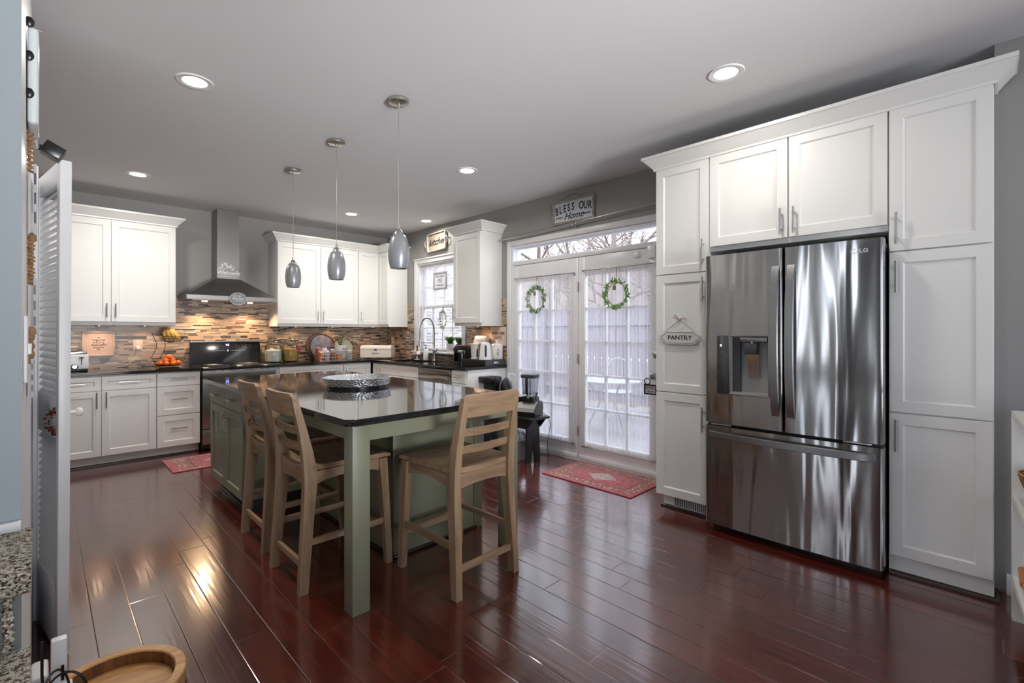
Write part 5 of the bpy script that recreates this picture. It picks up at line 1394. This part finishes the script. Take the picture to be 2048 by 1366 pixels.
def wreath(label, x, y, z, rx, rz, n, lm, seed, hang, cat='wreath', tagm=None, lw=0.022):
    rnd = random.Random(seed); t = thing('leaf_wreath', label, cat, (x, y, z), RW)
    MB().tube([(rx * 0.92 * math.cos(a * PI / 16), 0, rz * 0.92 * math.sin(a * PI / 16)) for a in range(32)], 0.003, 5, True).build('twig_ring', M['rope'], t)
    lf = MB(); tw_ = MB()
    for k in range(n):
        a = rnd.uniform(0, 2 * PI); r_ = rnd.uniform(0.78, 1.1); c = Vector((rx * r_ * math.cos(a), rnd.uniform(-.025, .004), rz * r_ * math.sin(a)))
        o = a + rnd.choice((-1, 1)) * rnd.uniform(0.2, 1.4)
        d_ = Vector((math.cos(o), rnd.uniform(-.5, 0.1), math.sin(o)))
        tw_.tube([c, c + d_ * lw * 0.8], 0.0009, 3)
        for q in (0, 1): lf.leaf(c + d_ * lw * (0.4 + 0.5 * q), d_ + Vector((rnd.uniform(-.6, .6), rnd.uniform(-.5, .2), rnd.uniform(-.6, .6))), (0, 1, 0.2), lw * rnd.uniform(.7, 1.2), lw * 0.5)
    tw_.build('twigs', M['leaf2'], t); lf.build('leaves', lm, t, smooth=False)
    MB().tube([(0, -0.002, rz), (0.003, -0.004, rz + hang * 0.5), (0, -0.002, rz + hang)], 0.003, 5).build('hanging_ribbon', M['rope'], t)
    if tagm: MB().box(-0.035, 0.0, -0.018, -0.010, rz * 0.35, rz * 0.35 + 0.045, 0.003).build('wooden_tag', tagm, t)
    return t
wreath('pale green leaf wreath on the left glazed door curtain', 3.828, 3.477, 1.655, 0.115, 0.125, 230, M['leaf2'], 31, 0.13, tagm=M['rope'])
wreath('darker green leaf wreath on the right glazed door curtain', 3.828, 2.464, 1.655, 0.112, 0.118, 200, M['leaf'], 32, 0.14, tagm=M['rope'])
wreath('small green oval wreath hanging in the sink window', 3.862, 5.21, 1.465, 0.062, 0.105, 110, M['leaf2'], 33, 0.10, lw=0.018)

ps = thing('pies_sign', 'grey framed glass sign reading pies hung before the sink window curtain', 'sign', (3.858, 5.425, 1.875), RW)
gf = mat('grey_frame_paint', C(150, 152, 156), 0.5)
b = MB().box(0, 0.30, -0.012, 0, 0, 0.026, 0.002).box(0, 0.30, -0.012, 0, 0.214, 0.24, 0.002).box(0, 0.026, -0.012, 0, 0.026, 0.214, 0.002).box(0.274, 0.30, -0.012, 0, 0.026, 0.214, 0.002)
b.build('frame', gf, ps); MB().box(0.026, 0.274, -0.007, -0.004, 0.026, 0.214).build('panel', mat('frosted_white', C(222, 224, 230), 0.5), ps)
lt = mat('faded_blue_ink', C(120, 126, 150), 0.6)
text('FRESH BAKED', 0.036, lt, ps, 0.15, -0.008, 0.180, sx=0.95); text('PIES', 0.075, lt, ps, 0.15, -0.008, 0.122, sx=0.8); text('HOMEMADE', 0.030, lt, ps, 0.15, -0.008, 0.060)
MB().tube([(0.03, -0.006, 0.24), (0.15, -0.006, 0.33), (0.27, -0.006, 0.24)], 0.0015, 4).tube([(0.15, -0.006, 0.33), (0.15, -0.004, 0.352)], 0.003, 5).build('hanging_cord', M['rope'], ps)

# ================================================================ signs
ks = thing('basket_sign', 'woven basket tray lettered kitchen hung above the sink window', 'sign', (WX - 0.005, 5.33, 2.535), RW)
ks.rotation_euler = (0, R(-2), RW)
wv = wicker('whitewashed_wicker', C(214, 202, 184), C(176, 156, 132), 60)
b = MB(); b.loft([[(x, -0.004, z) for x, z in rrect(-0.20, 0.20, -0.115, 0.115, 0.03)], [(x, -0.012, z) for x, z in rrect(-0.20, 0.20, -0.115, 0.115, 0.03)]]); b.build('woven_base', wv, ks)
for yy, rr in ((-0.006, 0.007), (-0.018, 0.007), (-0.030, 0.008)):
    MB().tube([(x, yy, z) for x, z in rrect(-0.205, 0.205, -0.12, 0.12, 0.03, 5)], rr, 6, True).build('rim', M['whitewash'], ks)
for s in (-1, 1): MB().tube([(s * 0.208, -0.03, 0.05), (s * 0.25, -0.035, 0.035), (s * 0.26, -0.035, 0.0), (s * 0.25, -0.035, -0.035), (s * 0.208, -0.03, -0.05)], 0.006, 6).build('handle', M['whitewash'], ks)
text('kitchen', 0.125, M['ink'], ks, 0.0, -0.0135, 0.0, shear=0.45, sx=1.05, bold=0.0025)

bl = thing('bless_sign', 'wood framed sign reading bless our home above the glazed doors', 'sign', (WX - 0.002, 3.262, 2.422), RW)
wood_f = wood('greyed_wood', C(126, 120, 110), C(150, 144, 132), C(168, 162, 150), axis=0)
L_, H_ = 0.535, 0.245
b = MB().box(0, L_, -0.022, 0, 0, 0.022, 0.002).box(0, L_, -0.022, 0, H_ - 0.022, H_, 0.002).box(0, 0.024, -0.022, 0, 0.022, H_ - 0.022, 0.002).box(L_ - 0.024, L_, -0.022, 0, 0.022, H_ - 0.022, 0.002)
b.build('frame', wood_f, bl); MB().box(0.02, L_ - 0.02, -0.010, 0, 0.02, H_ - 0.02).build('panel', mat('white_sign_panel', C(205, 210, 216), 0.5), bl)
# letters climb then fall along a gentle arch
for k, ch in enumerate('BLESS OUR'):
    if ch == ' ': continue
    u = (k - 4) / 4
    text(ch, 0.112, M['ink'], bl, 0.055 + 0.053 * k, -0.011, 0.158 - 0.022 * u * u, bold=0.002, sx=0.66, rot=-0.10 * u)
text('Home', 0.098, M['ink'], bl, L_ / 2 + 0.005, -0.011, 0.070, shear=0.45, bold=0.001)
b = MB()
for s in (-1, 1):
    for k in range(5):
        c = (L_ / 2 + s * (0.135 + 0.018 * k), -0.0108, 0.068)
        for q in (-1, 1): b.leaf(c, (s * 0.7, 0, q * 0.7), (0, 1, 0), 0.017, 0.008)
    b.tube([(L_ / 2 + s * 0.125, -0.011, 0.068), (L_ / 2 + s * 0.222, -0.011, 0.068)], 0.0015, 4)
b.build('leaf_flourish', M['ink'], bl)
MB().tube([(0.10, -0.014, H_), (0.25, -0.010, H_ + 0.055), (0.40, -0.014, H_)], 0.003, 5).build('hanging_rope', M['rope'], bl)

pn = thing('pantry_sign', 'white oval-ended sign reading pantry hanging on the middle left pantry door', 'sign', (TX - 0.001, 1.563, 1.262), RW)
def plaque(w, h, r):
    return [(w - r * 0.4, -h + r), (w, -h * 0.35), (w, h * 0.35), (w - r * 0.4, h - r)] + arc(w - r * 1.0, h + 0.0, r, -60, -120, 4)[0:0] + [(w - r * 1.3, h - r * 0.4), (w - r * 1.6, h)] + \
           [(-w + r * 1.6, h), (-w + r * 1.3, h - r * 0.4), (-w + r * 0.4, h - r), (-w, h * 0.35), (-w, -h * 0.35), (-w + r * 0.4, -h + r), (-w + r * 1.3, -h + r * 0.4), (-w + r * 1.6, -h), (w - r * 1.6, -h), (w - r * 1.3, -h + r * 0.4)]
MB().prism([(x, z) for x, z in plaque(0.150, 0.046, 0.026)], 'y', -0.010, -0.002).build('board', mat('antique_white_enamel', C(206, 208, 206), 0.4), pn)
MB().tube([(x, -0.0105, z) for x, z in plaque(0.140, 0.037, 0.024)], 0.0012, 4, True).build('printed_border', M['ink'], pn)
text('PANTRY', 0.046, M['ink'], pn, 0, -0.0105, 0.0, sx=1.05, bold=0.0005)
MB().tube([(-0.105, -0.006, 0.046), (0, -0.012, 0.128), (0.105, -0.006, 0.046)], 0.0016, 5).build('wire_hanger', M['black_metal'], pn)
MB().tube([(0, -0.014, 0.130), (-0.03, -0.02, 0.165), (-0.045, -0.02, 0.150), (0, -0.014, 0.128), (0.03, -0.016, 0.138), (0.055, -0.016, 0.134)], 0.0028, 5).build('twine_bow', M['rope'], pn)
hk = thing('adhesive_hook', 'clear round hook holding the pantry sign', 'hook', (TX - 0.001, 1.563, 1.41), RW)
MB().lathe([(0, 0), (0.014, 0), (0.013, 0.005), (0, 0.006)], n=20, M4=Matrix.Rotation(PI / 2, 4, 'X')).tube([(0, -0.004, 0), (0, -0.018, -0.004), (0, -0.019, -0.016), (0, -0.01, -0.021), (0, -0.004, -0.02)], 0.0025, 6).build('hook', M['white'], hk)

ds = thing('door_hanger', 'small black framed tag hanging from the glazed door knob', 'sign', (3.775, 2.145, 0.755), RW)
b = MB().box(0, 0.12, -0.010, 0, 0, 0.012).box(0, 0.12, -0.010, 0, 0.078, 0.09).box(0, 0.012, -0.010, 0, 0.012, 0.078).box(0.108, 0.12, -0.010, 0, 0.012, 0.078)
b.build('frame', M['black'], ds); MB().box(0.012, 0.108, -0.006, -0.002, 0.012, 0.078).build('panel', mat('grey_print', C(170, 170, 172), 0.6), ds)
text('XOXO', 0.028, M['ink'], ds, 0.06, -0.0068, 0.058); text('be us', 0.026, M['ink'], ds, 0.06, -0.0068, 0.030, shear=0.3)
b = MB()
for k in range(14): b.ball((0.03 + 0.0 + 0.028 * math.cos(k * PI / 7), -0.004, 0.115 + 0.026 * math.sin(k * PI / 7)), 0.006, n=8)
b.build('bead_loop', M['black'], ds)

# ================================================================ rugs
rg = MB().box(0, 0.575, 0, 0.925, 0, 0.008, 0.002).build('entrance_rug', M['rug']); rg.location = (3.268, 1.976, 0.0005)
tag(rg, 'red oriental doormat rug in front of the glazed doors', 'rug')
rg2 = rg.copy(); rg2.data = rg.data.copy(); COL.objects.link(rg2); rg2.name = 'kitchen_rug'
rg2.data.transform(Matrix.Rotation(-PI / 2, 4, 'Z')); rg2.location = (0.856, 5.865, 0.0005)
tag(rg2, 'faded red oriental rug on the floor before the range', 'rug')

# ================================================================ bench corner by the doors
bn = thing('black_bench', 'low black wooden bench carrying the blender beside the glazed doors', 'bench', (3.475, 3.10, 0))
BK = M['black_paint']
MB().box(-0.135, 0.135, 0.0, 0.84, 0.438, 0.460, 0.003).build('bench_top', BK, bn)
for y in (0.10, 0.72):
    MB().prism([(-0.10, 0), (-0.035, 0), (0, 0.20), (0.035, 0), (0.10, 0), (0.085, 0.438), (-0.085, 0.438)], 'y', y, y + 0.022).build('leg_panel', BK, bn, smooth=False)
for x in (-0.107, 0.087):
    MB().prism([(0.02, 0.438), (0.82, 0.438), (0.74, 0.345), (0.10, 0.345)], 'x', x, x + 0.020).build('apron', BK, bn, smooth=False)
bd = thing('blender', 'kitchen blender with clear jug and silver grey base on the black bench', 'blender', (3.497, 3.265, 0.4605), R(-72))
lg = mat('silver_grey_plastic', C(172, 172, 170), 0.35, 0.3)
b = MB(); b.loft([[(sx * 0.098 * f, y0, z) for sx, y0 in ((-1, -0.105), (1, -0.105), (1, 0.10), (-1, 0.10))] for z, f in ((0.0, 1.0), (0.045, 1.0))]); b.build('foot_block', M['black'], bd)
b = MB(); b.prism([(-0.115, 0.045), (0.105, 0.045), (0.085, 0.145), (-0.02, 0.145), (-0.105, 0.085)], 'x', -0.105, 0.105)
bmesh.ops.bevel(b.bm, geom=b.bm.edges[:], offset=0.010, segments=3, affect='EDGES'); b.build('motor_base', M['dgrey'], bd)
b = MB(); b.prism([(-0.1165, 0.05), (-0.108, 0.087), (-0.022, 0.1475), (-0.018, 0.145), (-0.10, 0.080), (-0.105, 0.05)], 'x', -0.095, 0.095); b.build('front_fascia', lg, bd)
b = MB().box(-0.06, 0.06, -0.088, -0.04, 0.0, 0.004, 0.002); b.bm.transform(Matrix.Translation((0, 0.012, 0.117)) @ Matrix.Rotation(R(35), 4, 'X') @ Matrix.Translation((0, 0.015, 0.002)))
b.build('button_panel', M['black'], bd)
b = MB()
for k in range(5): b.box(-0.05 + k * 0.021, -0.036 + k * 0.021, -0.082, -0.05, 0.004, 0.008, 0.002)
b.bm.transform(Matrix.Translation((0, 0.012, 0.117)) @ Matrix.Rotation(R(35), 4, 'X') @ Matrix.Translation((0, 0.015, 0.002))); b.build('buttons', lg, bd)
b = MB(); b.loft([[(sx * f, sy * f, z) for sx, sy in ((-1, -1), (1, -1), (1, 1), (-1, 1))] for z, f in ((0.146, 0.072), (0.185, 0.066), (0.19, 0.055))]); b.build('jug_collar', M['black'], bd)
for s in (-1, 1): MB().prism([(s * 0.072, 0.15), (s * 0.062, 0.15), (s * 0.070, 0.235), (s * 0.076, 0.235)], 'y', -0.02, 0.02).build('collar_tab', M['black'], bd)
b = MB(); sq_ = lambda f, z: [(x, y, z) for x, y in rrect(-f, f, -f, f, f * 0.35, 3)]
b.loft([sq_(0.048, 0.192), sq_(0.060, 0.23), sq_(0.072, 0.38), sq_(0.070, 0.38), sq_(0.058, 0.235), sq_(0.046, 0.198)]); b.build('jug', M['jug_plastic'], bd)
MB().box(-0.013, 0.013, -0.092, -0.070, 0.19, 0.385, 0.006).build('handle', M['black'], bd)
b = MB(); b.loft([sq_(0.076, 0.380), sq_(0.078, 0.388), sq_(0.078, 0.410), sq_(0.070, 0.416)]); b.build('lid', M['dgrey'], bd)
MB().cyl((0, 0, 0.20), (0, 0, 0.37), 0.006, n=8).box(-0.035, 0.035, -0.005, 0.005, 0.215, 0.222).build('blade_shaft', M['steel_d'], bd)
cb = (MB().tube([(3.60, 3.24, 0.50), (3.68, 3.19, 0.44), (3.70, 3.17, 0.36), (3.66, 3.16, 0.24), (3.63, 3.15, 0.18), (3.66, 3.17, 0.08), (3.70, 3.20, 0.01), (3.78, 3.28, 0.006), (3.74, 3.36, 0.006)], 0.0035, 6).build('power_cord', M['black'], bd))
cb.matrix_parent_inverse = (Matrix.Translation((3.497, 3.265, 0.4605)) @ Matrix.Rotation(R(-72), 4, 'Z')).inverted()
cmk = thing('drip_coffee_maker', 'black and white coffee maker on the bench against the cabinet end', 'coffee maker', (3.44, 3.80, 0.4605), R(-90))
MB().box(-0.09, 0.09, -0.02, 0.09, 0, 0.36, 0.012).box(-0.09, 0.09, -0.13, -0.02, 0, 0.04, 0.008).box(-0.09, 0.09, -0.10, -0.02, 0.29, 0.36, 0.012).build('housing', M['black'], cmk)
MB().box(-0.095, -0.0905, -0.09, 0.08, 0.02, 0.35).build('side_panel', M['white'], cmk)
kr = thing('coffee_carafe', 'clear domed carafe with dark dome beside the bench coffee maker', 'carafe', (3.50, 3.62, 0.4605))
MB().lathe([(0, 0), (0.07, 0), (0.074, 0.02), (0.074, 0.22), (0.070, 0.27), (0.055, 0.32), (0.03, 0.35), (0, 0.36)], n=30).build('glass_dome', M['jar_glass'], kr)
MB().lathe([(0, 0.20), (0.062, 0.20), (0.060, 0.26), (0.048, 0.305), (0.026, 0.335), (0, 0.34)], n=30).build('dark_insert', M['black'], kr)
MB().lathe([(0, 0.005), (0.05, 0.005), (0.05, 0.195), (0, 0.195)], n=24).build('steel_core', M['steel_d'], kr)
pb = thing('plastic_bag', 'crumpled translucent white bag standing behind the carafe', 'bag', (3.63, 3.66, 0.4605))
b = MB(); rnd = random.Random(4); secs = []
for j in range(8):
    secs.append([(math.cos(2 * PI * k / 16) * (0.065 + rnd.uniform(-.008, .008)) * (1 - 0.02 * j), math.sin(2 * PI * k / 16) * (0.045 + rnd.uniform(-.006, .006)), 0.055 * j * (1 + rnd.uniform(-.02, .02))) for k in range(16)])
b.loft(secs); b.build('bag', sheer_mat('translucent_plastic', (0.85, 0.87, 0.9, 1)), pb)
bk = thing('wicker_bin', 'white wicker basket on the floor under the black bench', 'basket', (3.465, 3.47, 0))
P = rrect(-0.10, 0.10, -0.14, 0.14, 0.03, 4)
b = MB(); b.loft([[(x * 0.92, y * 0.92, 0) for x, y in P], [(x, y, 0.20) for x, y in P], [(x * 0.93, y * 0.95, 0.20) for x, y in P], [(x * 0.86, y * 0.88, 0.01) for x, y in P]]); b.build('woven_sides', M['wicker_w'], bk)
MB().tube([(x, y, 0.20) for x, y in P], 0.007, 6, True).build('rim', M['wicker_w'], bk)
cl = thing('folded_cloth', 'blue and white cloths piled in the white wicker basket', 'cloth', (3.465, 3.47, 0.02))
cm_ = mat('blue_striped_cloth', C(200, 206, 216), 0.9); g_ = NT(cm_); wv_ = g_.n('TexWave'); g_.l(g_.coord(), wv_.inputs['Vector']); wv_.inputs['Scale'].default_value = 12; wv_.inputs['Distortion'].default_value = 6
g_.l(g_.ramp(wv_.outputs['Fac'], [(0.3, C(150, 166, 196)), (0.5, C(214, 218, 224)), (0.9, C(222, 222, 222))]), g_.b.inputs['Base Color'])
b = MB()
for k in range(5): b.ball((rnd.uniform(-.02, .02), -0.06 + 0.03 * k, 0.19 + 0.03 * (k % 3)), 0.07, (0.9, 0.9, 0.75), 14)
b.build('cloth', cm_, cl)

# ================================================================ louvred closet door on the left
ldr = thing('louver_door', 'open white louvred folding door at the left edge of the kitchen', 'door', (0.043, 2.635, 0), R(98.8))
ldr.rotation_euler = (R(0.25), R(0.0), R(98.8))
LW_, LT, LZ0, LZ1 = 0.45, 0.036, 0.012, 2.003
b = MB().box(0, 0.052, -LT, 0, LZ0, LZ1, 0.002).box(LW_ - 0.052, LW_, -LT, 0, LZ0, LZ1, 0.002)
for z0, z1 in ((LZ0, 0.28), (0.87, 1.04), (1.915, LZ1)): b.box(0.052, LW_ - 0.052, -LT + 0.001, -0.001, z0, z1, 0.002)
b.build('frame', M['trim'], ldr)
b = MB()
for z0, z1 in ((0.28, 0.87), (1.04, 1.915)):
    n = int((z1 - z0) / 0.0305)
    for k in range(n):
        z = z0 + (k + 0.5) * (z1 - z0) / n
        b.prism([(-LT + 0.003, z + 0.016), (-LT + 0.007, z + 0.020), (-0.003, z - 0.016), (-0.007, z - 0.020)], 'x', 0.050, LW_ - 0.050)
b.build('louvers', M['trim'], ldr)
b = MB().lathe([(0, 0), (0.012, 0), (0.008, 0.006), (0.007, 0.018), (0.017, 0.026), (0.019, 0.034), (0.014, 0.041), (0, 0.043)], (0.028, -LT, 0.975), 20, Matrix.Rotation(PI / 2, 4, 'X'))
b.build('door_knob', M['ceramic'], ldr)
bw = thing('berry_garland', 'small red berry garland hanging on the edge of the louvred door', 'garland', (0.03, 2.70, 0.94))
b = MB(); b2_ = MB(); rnd = random.Random(8)
for k in range(100):
    a = rnd.uniform(0, 2 * PI); rr = rnd.uniform(0.7, 1.1)
    p = (0.012 + 0.030 * rr * math.cos(a) + rnd.uniform(-.008, .008), rnd.uniform(-.04, .02), 0.05 * rr * math.sin(a))
    b.ball(p, rnd.uniform(0.0035, 0.0055), n=6)
    b2_.tube([p, (p[0] * 0.5 + 0.006, p[1], p[2] * 0.8)], 0.0012, 3)
b.build('berries', mat('dark_red_berry', C(84, 18, 18), 0.35), bw); b2_.build('twigs', M['traydark'], bw)
MB().tube([(-0.012, 0.01, 0.045), (-0.016, 0.01, 0.06), (-0.012, 0.01, 0.075)], 0.003, 5).box(-0.02, -0.005, -0.01, 0.012, 0.02, 0.05, 0.003).build('hanger', mat('grey_green_ribbon', C(90, 104, 96), 0.6), bw)
# closet jamb beside the wall
jt = struct('trim_5', MB().box(-0.03, -0.012, 3.04, 3.11, 0, 2.06, 0.002).box(-0.15, -0.012, 3.082, 3.12, 2.0, 2.06, 0.002), M['trim'])
MB().box(-0.012, -0.008, 3.04, 3.08, 0.655, 0.745, 0.001).cyl((-0.006, 3.08, 0.655), (-0.006, 3.08, 0.745), 0.005, n=8).build('hinge', M['white'], jt)

# ================================================================ things hung on the left wall, seen edge-on
WL = -0.0298
def wallthing(name, label, cat, y, z): return thing(name, label, cat, (WL, y, z), R(90))   # local x = +Y, local -y = +X (room)
hw = wallthing('wall_holder', 'white rounded holder with black clips high on the left wall', 'holder', 1.92, 2.0)
b = MB().box(-0.12, 0.14, -0.024, -0.002, -0.135, 0.125, 0.010, 3); b.build('shell', mat('glossy_white_acrylic', C(212, 220, 222), 0.2, coat=0.4), hw)
for z in (0.135, 0.045, -0.055): MB().ball((-0.118, -0.006, z), 0.013, (0.5, 0.8, 1.1), 10).build('clip', M['black'], hw)
MB().tube([(-0.05, -0.002, 0.15), (-0.05, -0.03, 0.15), (-0.05, -0.034, 0.155)], 0.0022, 6).build('hook', M['steel'], hw)
wc = wallthing('wall_gadget', 'small black box-shaped gadget sticking out of the left wall', 'gadget', 2.16, 1.90)
b = MB().box(-0.03, 0.03, -0.03, 0.022, -0.02, 0.02, 0.003); b.bm.transform(Matrix.Translation((0, -0.052, 0)) @ Matrix.Rotation(R(28), 4, 'X')); b.build('housing', M['black'], wc)
MB().cyl((0, -0.001, 0.006), (0, -0.03, 0.004), 0.010, n=12).build('mount', M['black'], wc)
def hungsign(y, z0, z1, label, seed, dep=0.022):
    t = wallthing('hanging_plaque', label, 'sign', y, z0)
    h = z1 - z0; rnd = random.Random(seed)
    b = MB().box(-0.07, 0.07, -dep, -dep + 0.006, 0, h * 0.62, 0.001); b.build('board', mat('printed_board', C(176, 178, 182), 0.6), t)
    b = MB(); pts = []
    for k in range(40):
        u = k / 39; pts.append((-0.06 + 0.006 * math.sin(k * 1.9), -0.007 - 0.006 * math.cos(k * 1.9), h * 0.55 + h * 0.5 * u))
    b.tube(pts, 0.0045, 6); b.ball((-0.06, -0.010, h * 1.06), 0.011, (0.8, 0.8, 1.3), 10); b.build('twine', M['rope'], t)
    b = MB()
    for k in range(3): b.box(-0.0705, -0.07, -dep + 0.001, -dep + 0.005, h * (0.1 + 0.17 * k), h * (0.2 + 0.17 * k))
    b.build('print', M['dgrey'], t)
hungsign(1.95, 1.58, 1.90, 'topmost printed board hung on brown twine on the left wall', 1, 0.019)
hungsign(1.97, 1.30, 1.56, 'middle printed board hung on brown twine on the left wall', 2, 0.018)
hungsign(1.90, 1.13, 1.30, 'lowest tag with twine loop beside the light switch', 3, 0.014)
sw = wallthing('light_switch', 'white light switch plate at the corner of the left wall', 'light switch', 1.56, 1.27)
MB().box(-0.055, 0.055, -0.007, 0, -0.075, 0.075, 0.003).build('cover_plate', M['white'], sw); 
for x in (-0.023, 0.023): MB().box(x - 0.006, x + 0.006, -0.013, -0.006, -0.012, 0.012, 0.002).build('toggle', M['white'], sw)

# ---------------------------------------------------------------- carpeted stairs in the left foreground
stp = thing('staircase', 'carpeted stair treads with grey risers at the left edge', 'stairs', (-0.5, 1.2, 0))
def tread(k):
    z = 0.905 - 0.152 * k; y0 = 1.165 - 0.255 * k; y1 = y0 + 0.285 if k else 1.399
    b = MB(); prof_ = [(y1 - 1.2, z), (y0 - 1.2 + 0.03, z), (y0 - 1.2 + 0.008, z - 0.008), (y0 - 1.2, z - 0.026), (y0 - 1.2 + 0.008, z - 0.046), (y0 - 1.2 + 0.03, z - 0.056), (y1 - 1.2, z - 0.056)]
    b.prism(prof_, 'x', -0.45, 0.4865); b.build('carpet_tread', M['carpet'], stp)
    MB().box(-0.45, 0.474, y0 - 1.2 + 0.034, y0 - 1.2 + 0.05, max(0.0, z - 0.152), z - 0.056).build('riser', mat('grey_riser_paint', C(112, 116, 112), 0.6), stp)
    b = MB()
    pts = [(0.458 + 0.004 * math.sin(j * 2.2), y0 - 1.2 + 0.028, z - 0.056 - 0.004 * j) for j in range(24)]
    b.tube(pts, 0.0062, 6); b.build('carpet_edge', M['carpet'], stp)
for k in range(6): tread(k)
MB().box(-0.45, 0.470, 0.185, 0.1985, 0.905, 0.925, 0.002).build('skirting', M['trim'], stp)

# ---------------------------------------------------------------- chargers and cords by the door foot
ad = thing('power_adapter', 'large white power adapter standing at the foot of the left wall', 'power adapter', (-0.012, 2.25, 0))
b = MB().box(-0.015, 0.028, -0.05, 0.07, 0, 0.17, 0.010, 3); b.build('case', M['white'], ad)
MB().tube([(-0.01, -0.05, 0.15), (-0.012, -0.08, 0.12), (-0.008, -0.09, 0.05), (0.0, -0.06, 0.0035)], 0.003, 6).build('cable', M['white'], ad)
psr = thing('power_strip', 'white power strip with plugged-in chargers in front of the louvred door', 'power strip', (0.040, 2.16, 0.0))
b = MB().box(-0.020, 0.020, -0.017, 0.017, 0.03, 0.30, 0.006, 2); b.build('strip', M['white'], psr)
MB().box(0.004, 0.012, -0.0185, -0.0165, 0.19, 0.215).box(0.004, 0.012, -0.0185, -0.0165, 0.165, 0.185).build('usb_port', M['void'], psr)
b = MB().box(-0.018, 0.032, -0.045, -0.015, 0.12, 0.16, 0.004).box(-0.018, 0.06, -0.05, -0.017, 0.04, 0.09, 0.004).box(-0.03, 0.03, -0.03, 0.03, 0, 0.035, 0.004); b.build('charger', M['white'], psr)
MB().box(-0.010, 0.015, -0.03, -0.012, 0.092, 0.118, 0.003).build('black_plug', M['black'], psr)
b = MB()
def loop(cx, cy, cz, rx, rz, seed, n=26, r=0.0036):
    rnd = random.Random(seed); p1, p2 = rnd.uniform(0, 6), rnd.uniform(0, 6)
    b.tube([(cx + rx * math.cos(2 * PI * k / n + p1), cy + 0.02 * math.sin(2 * PI * k / n + p2), cz + rz * math.sin(2 * PI * k / n + p1)) for k in range(n)], r, 6, True)
loop(0.055, 2.10, 0.11, 0.055, 0.105, 1); loop(0.060, 2.11, 0.09, 0.065, 0.06, 2, r=0.003); loop(0.03, 2.09, 0.12, 0.035, 0.115, 3)
b.tube([(0.0, 2.17, 0.30), (0.0, 2.16, 0.2), (0.005, 2.13, 0.1), (0.02, 2.08, 0.02), (0.08, 2.06, 0.006)], 0.0045, 6)
tag(b.build('black_cables', M['black']), 'tangle of black cables looping around the white power strip', 'cables')

# ---------------------------------------------------------------- wooden tray in the foreground
wt = thing('wooden_tray', 'round wooden tray with thick rim lying on the floor at the bottom edge', 'tray', (0.178, 2.185, 0.0))
MB().lathe([(0.180, 0.014), (0.180, 0.058), (0.183, 0.062), (0.212, 0.062), (0.216, 0.057), (0.214, 0.0), (0.180, 0.0), (0.180, 0.014)], n=72).build('rim', M['traywood'], wt)
MB().lathe([(0, 0.0), (0.1795, 0.0), (0.1795, 0.014), (0, 0.014)], n=64).build('base', M['traywood'], wt)
MB().lathe([(0.1788, 0.0145), (0.1797, 0.0145), (0.1797, 0.056), (0.1788, 0.056)], n=64).build('inner_band', M['traydark'], wt)

# ---------------------------------------------------------------- white open shelf at the right edge
sh = thing('open_shelf', 'white open shelving unit at the right edge beyond the pantry cabinets', 'shelf', (3.16, -0.070, 0), R(-176.6))   # local x runs towards the camera side
def post(x, y): MB().box(x, x + 0.045, y, y + 0.045, 0, 0.925, 0.002).build('post', M['cab'], sh)
for x in (0, 0.80):
    for y in (0.0, 0.30): post(x, y)
for z in (0.16, 0.53, 0.925):
    MB().box(-0.0, 0.845, 0.0 if z > 0.9 else 0.002, 0.345, z, z + 0.022, 0.002).build('shelf_board', M['cab'], sh)
    if z < 0.9: MB().box(0.045, 0.80, 0.0, 0.018, z + 0.0, z + 0.045, 0.002).build('shelf_rail', M['cab'], sh)
wk = thing('wicker_bowl', 'brown wicker bowl on the middle board of the white shelf', 'basket', (2.86, -0.255, 0.5525))
MB().lathe([(0, 0), (0.09, 0), (0.135, 0.06), (0.165, 0.135), (0.175, 0.175), (0.167, 0.178), (0.155, 0.135), (0.125, 0.065), (0.085, 0.01), (0, 0.01)], n=40).build('woven_bowl', M['wicker'], wk)
wkb = thing('wire_crate', 'white wire basket with a wooden handle grip on the lowest shelf board', 'basket', (2.85, -0.255, 0.1825))
b = MB(); P = rrect(-0.15, 0.15, -0.13, 0.13, 0.03, 4)
for z in (0.003, 0.06, 0.12, 0.18, 0.23): b.tube([(x * (0.85 + z * 0.6), y * (0.85 + z * 0.6), z) for x, y in P], 0.0028, 5, True)
for k in range(0, len(P), 1): x, y = P[k]; b.tube([(x * 0.85, y * 0.85, 0.003), (x * 0.99, y * 0.99, 0.23)], 0.002, 4)
for k in range(-5, 6):
    for s in (-1, 1): b.tube([(0.022 * k, s * 0.11, 0.003), (0.0255 * k, s * 0.129, 0.23)], 0.002, 4)
b.build('wire_frame', M['white'], wkb)
b = MB().tube([(0.10, 0.128, 0.22), (0.10, 0.150, 0.19), (0.10, 0.158, 0.12)], 0.003, 6).tube([(-0.10, 0.128, 0.22), (-0.10, 0.150, 0.19), (-0.10, 0.158, 0.12)], 0.003, 6); b.build('wire_handle', M['white'], wkb)
MB().cyl((-0.09, 0.158, 0.12), (0.09, 0.158, 0.12), 0.013, n=14).build('wooden_grip', mat('orange_wood', C(176, 112, 66), 0.5), wkb)
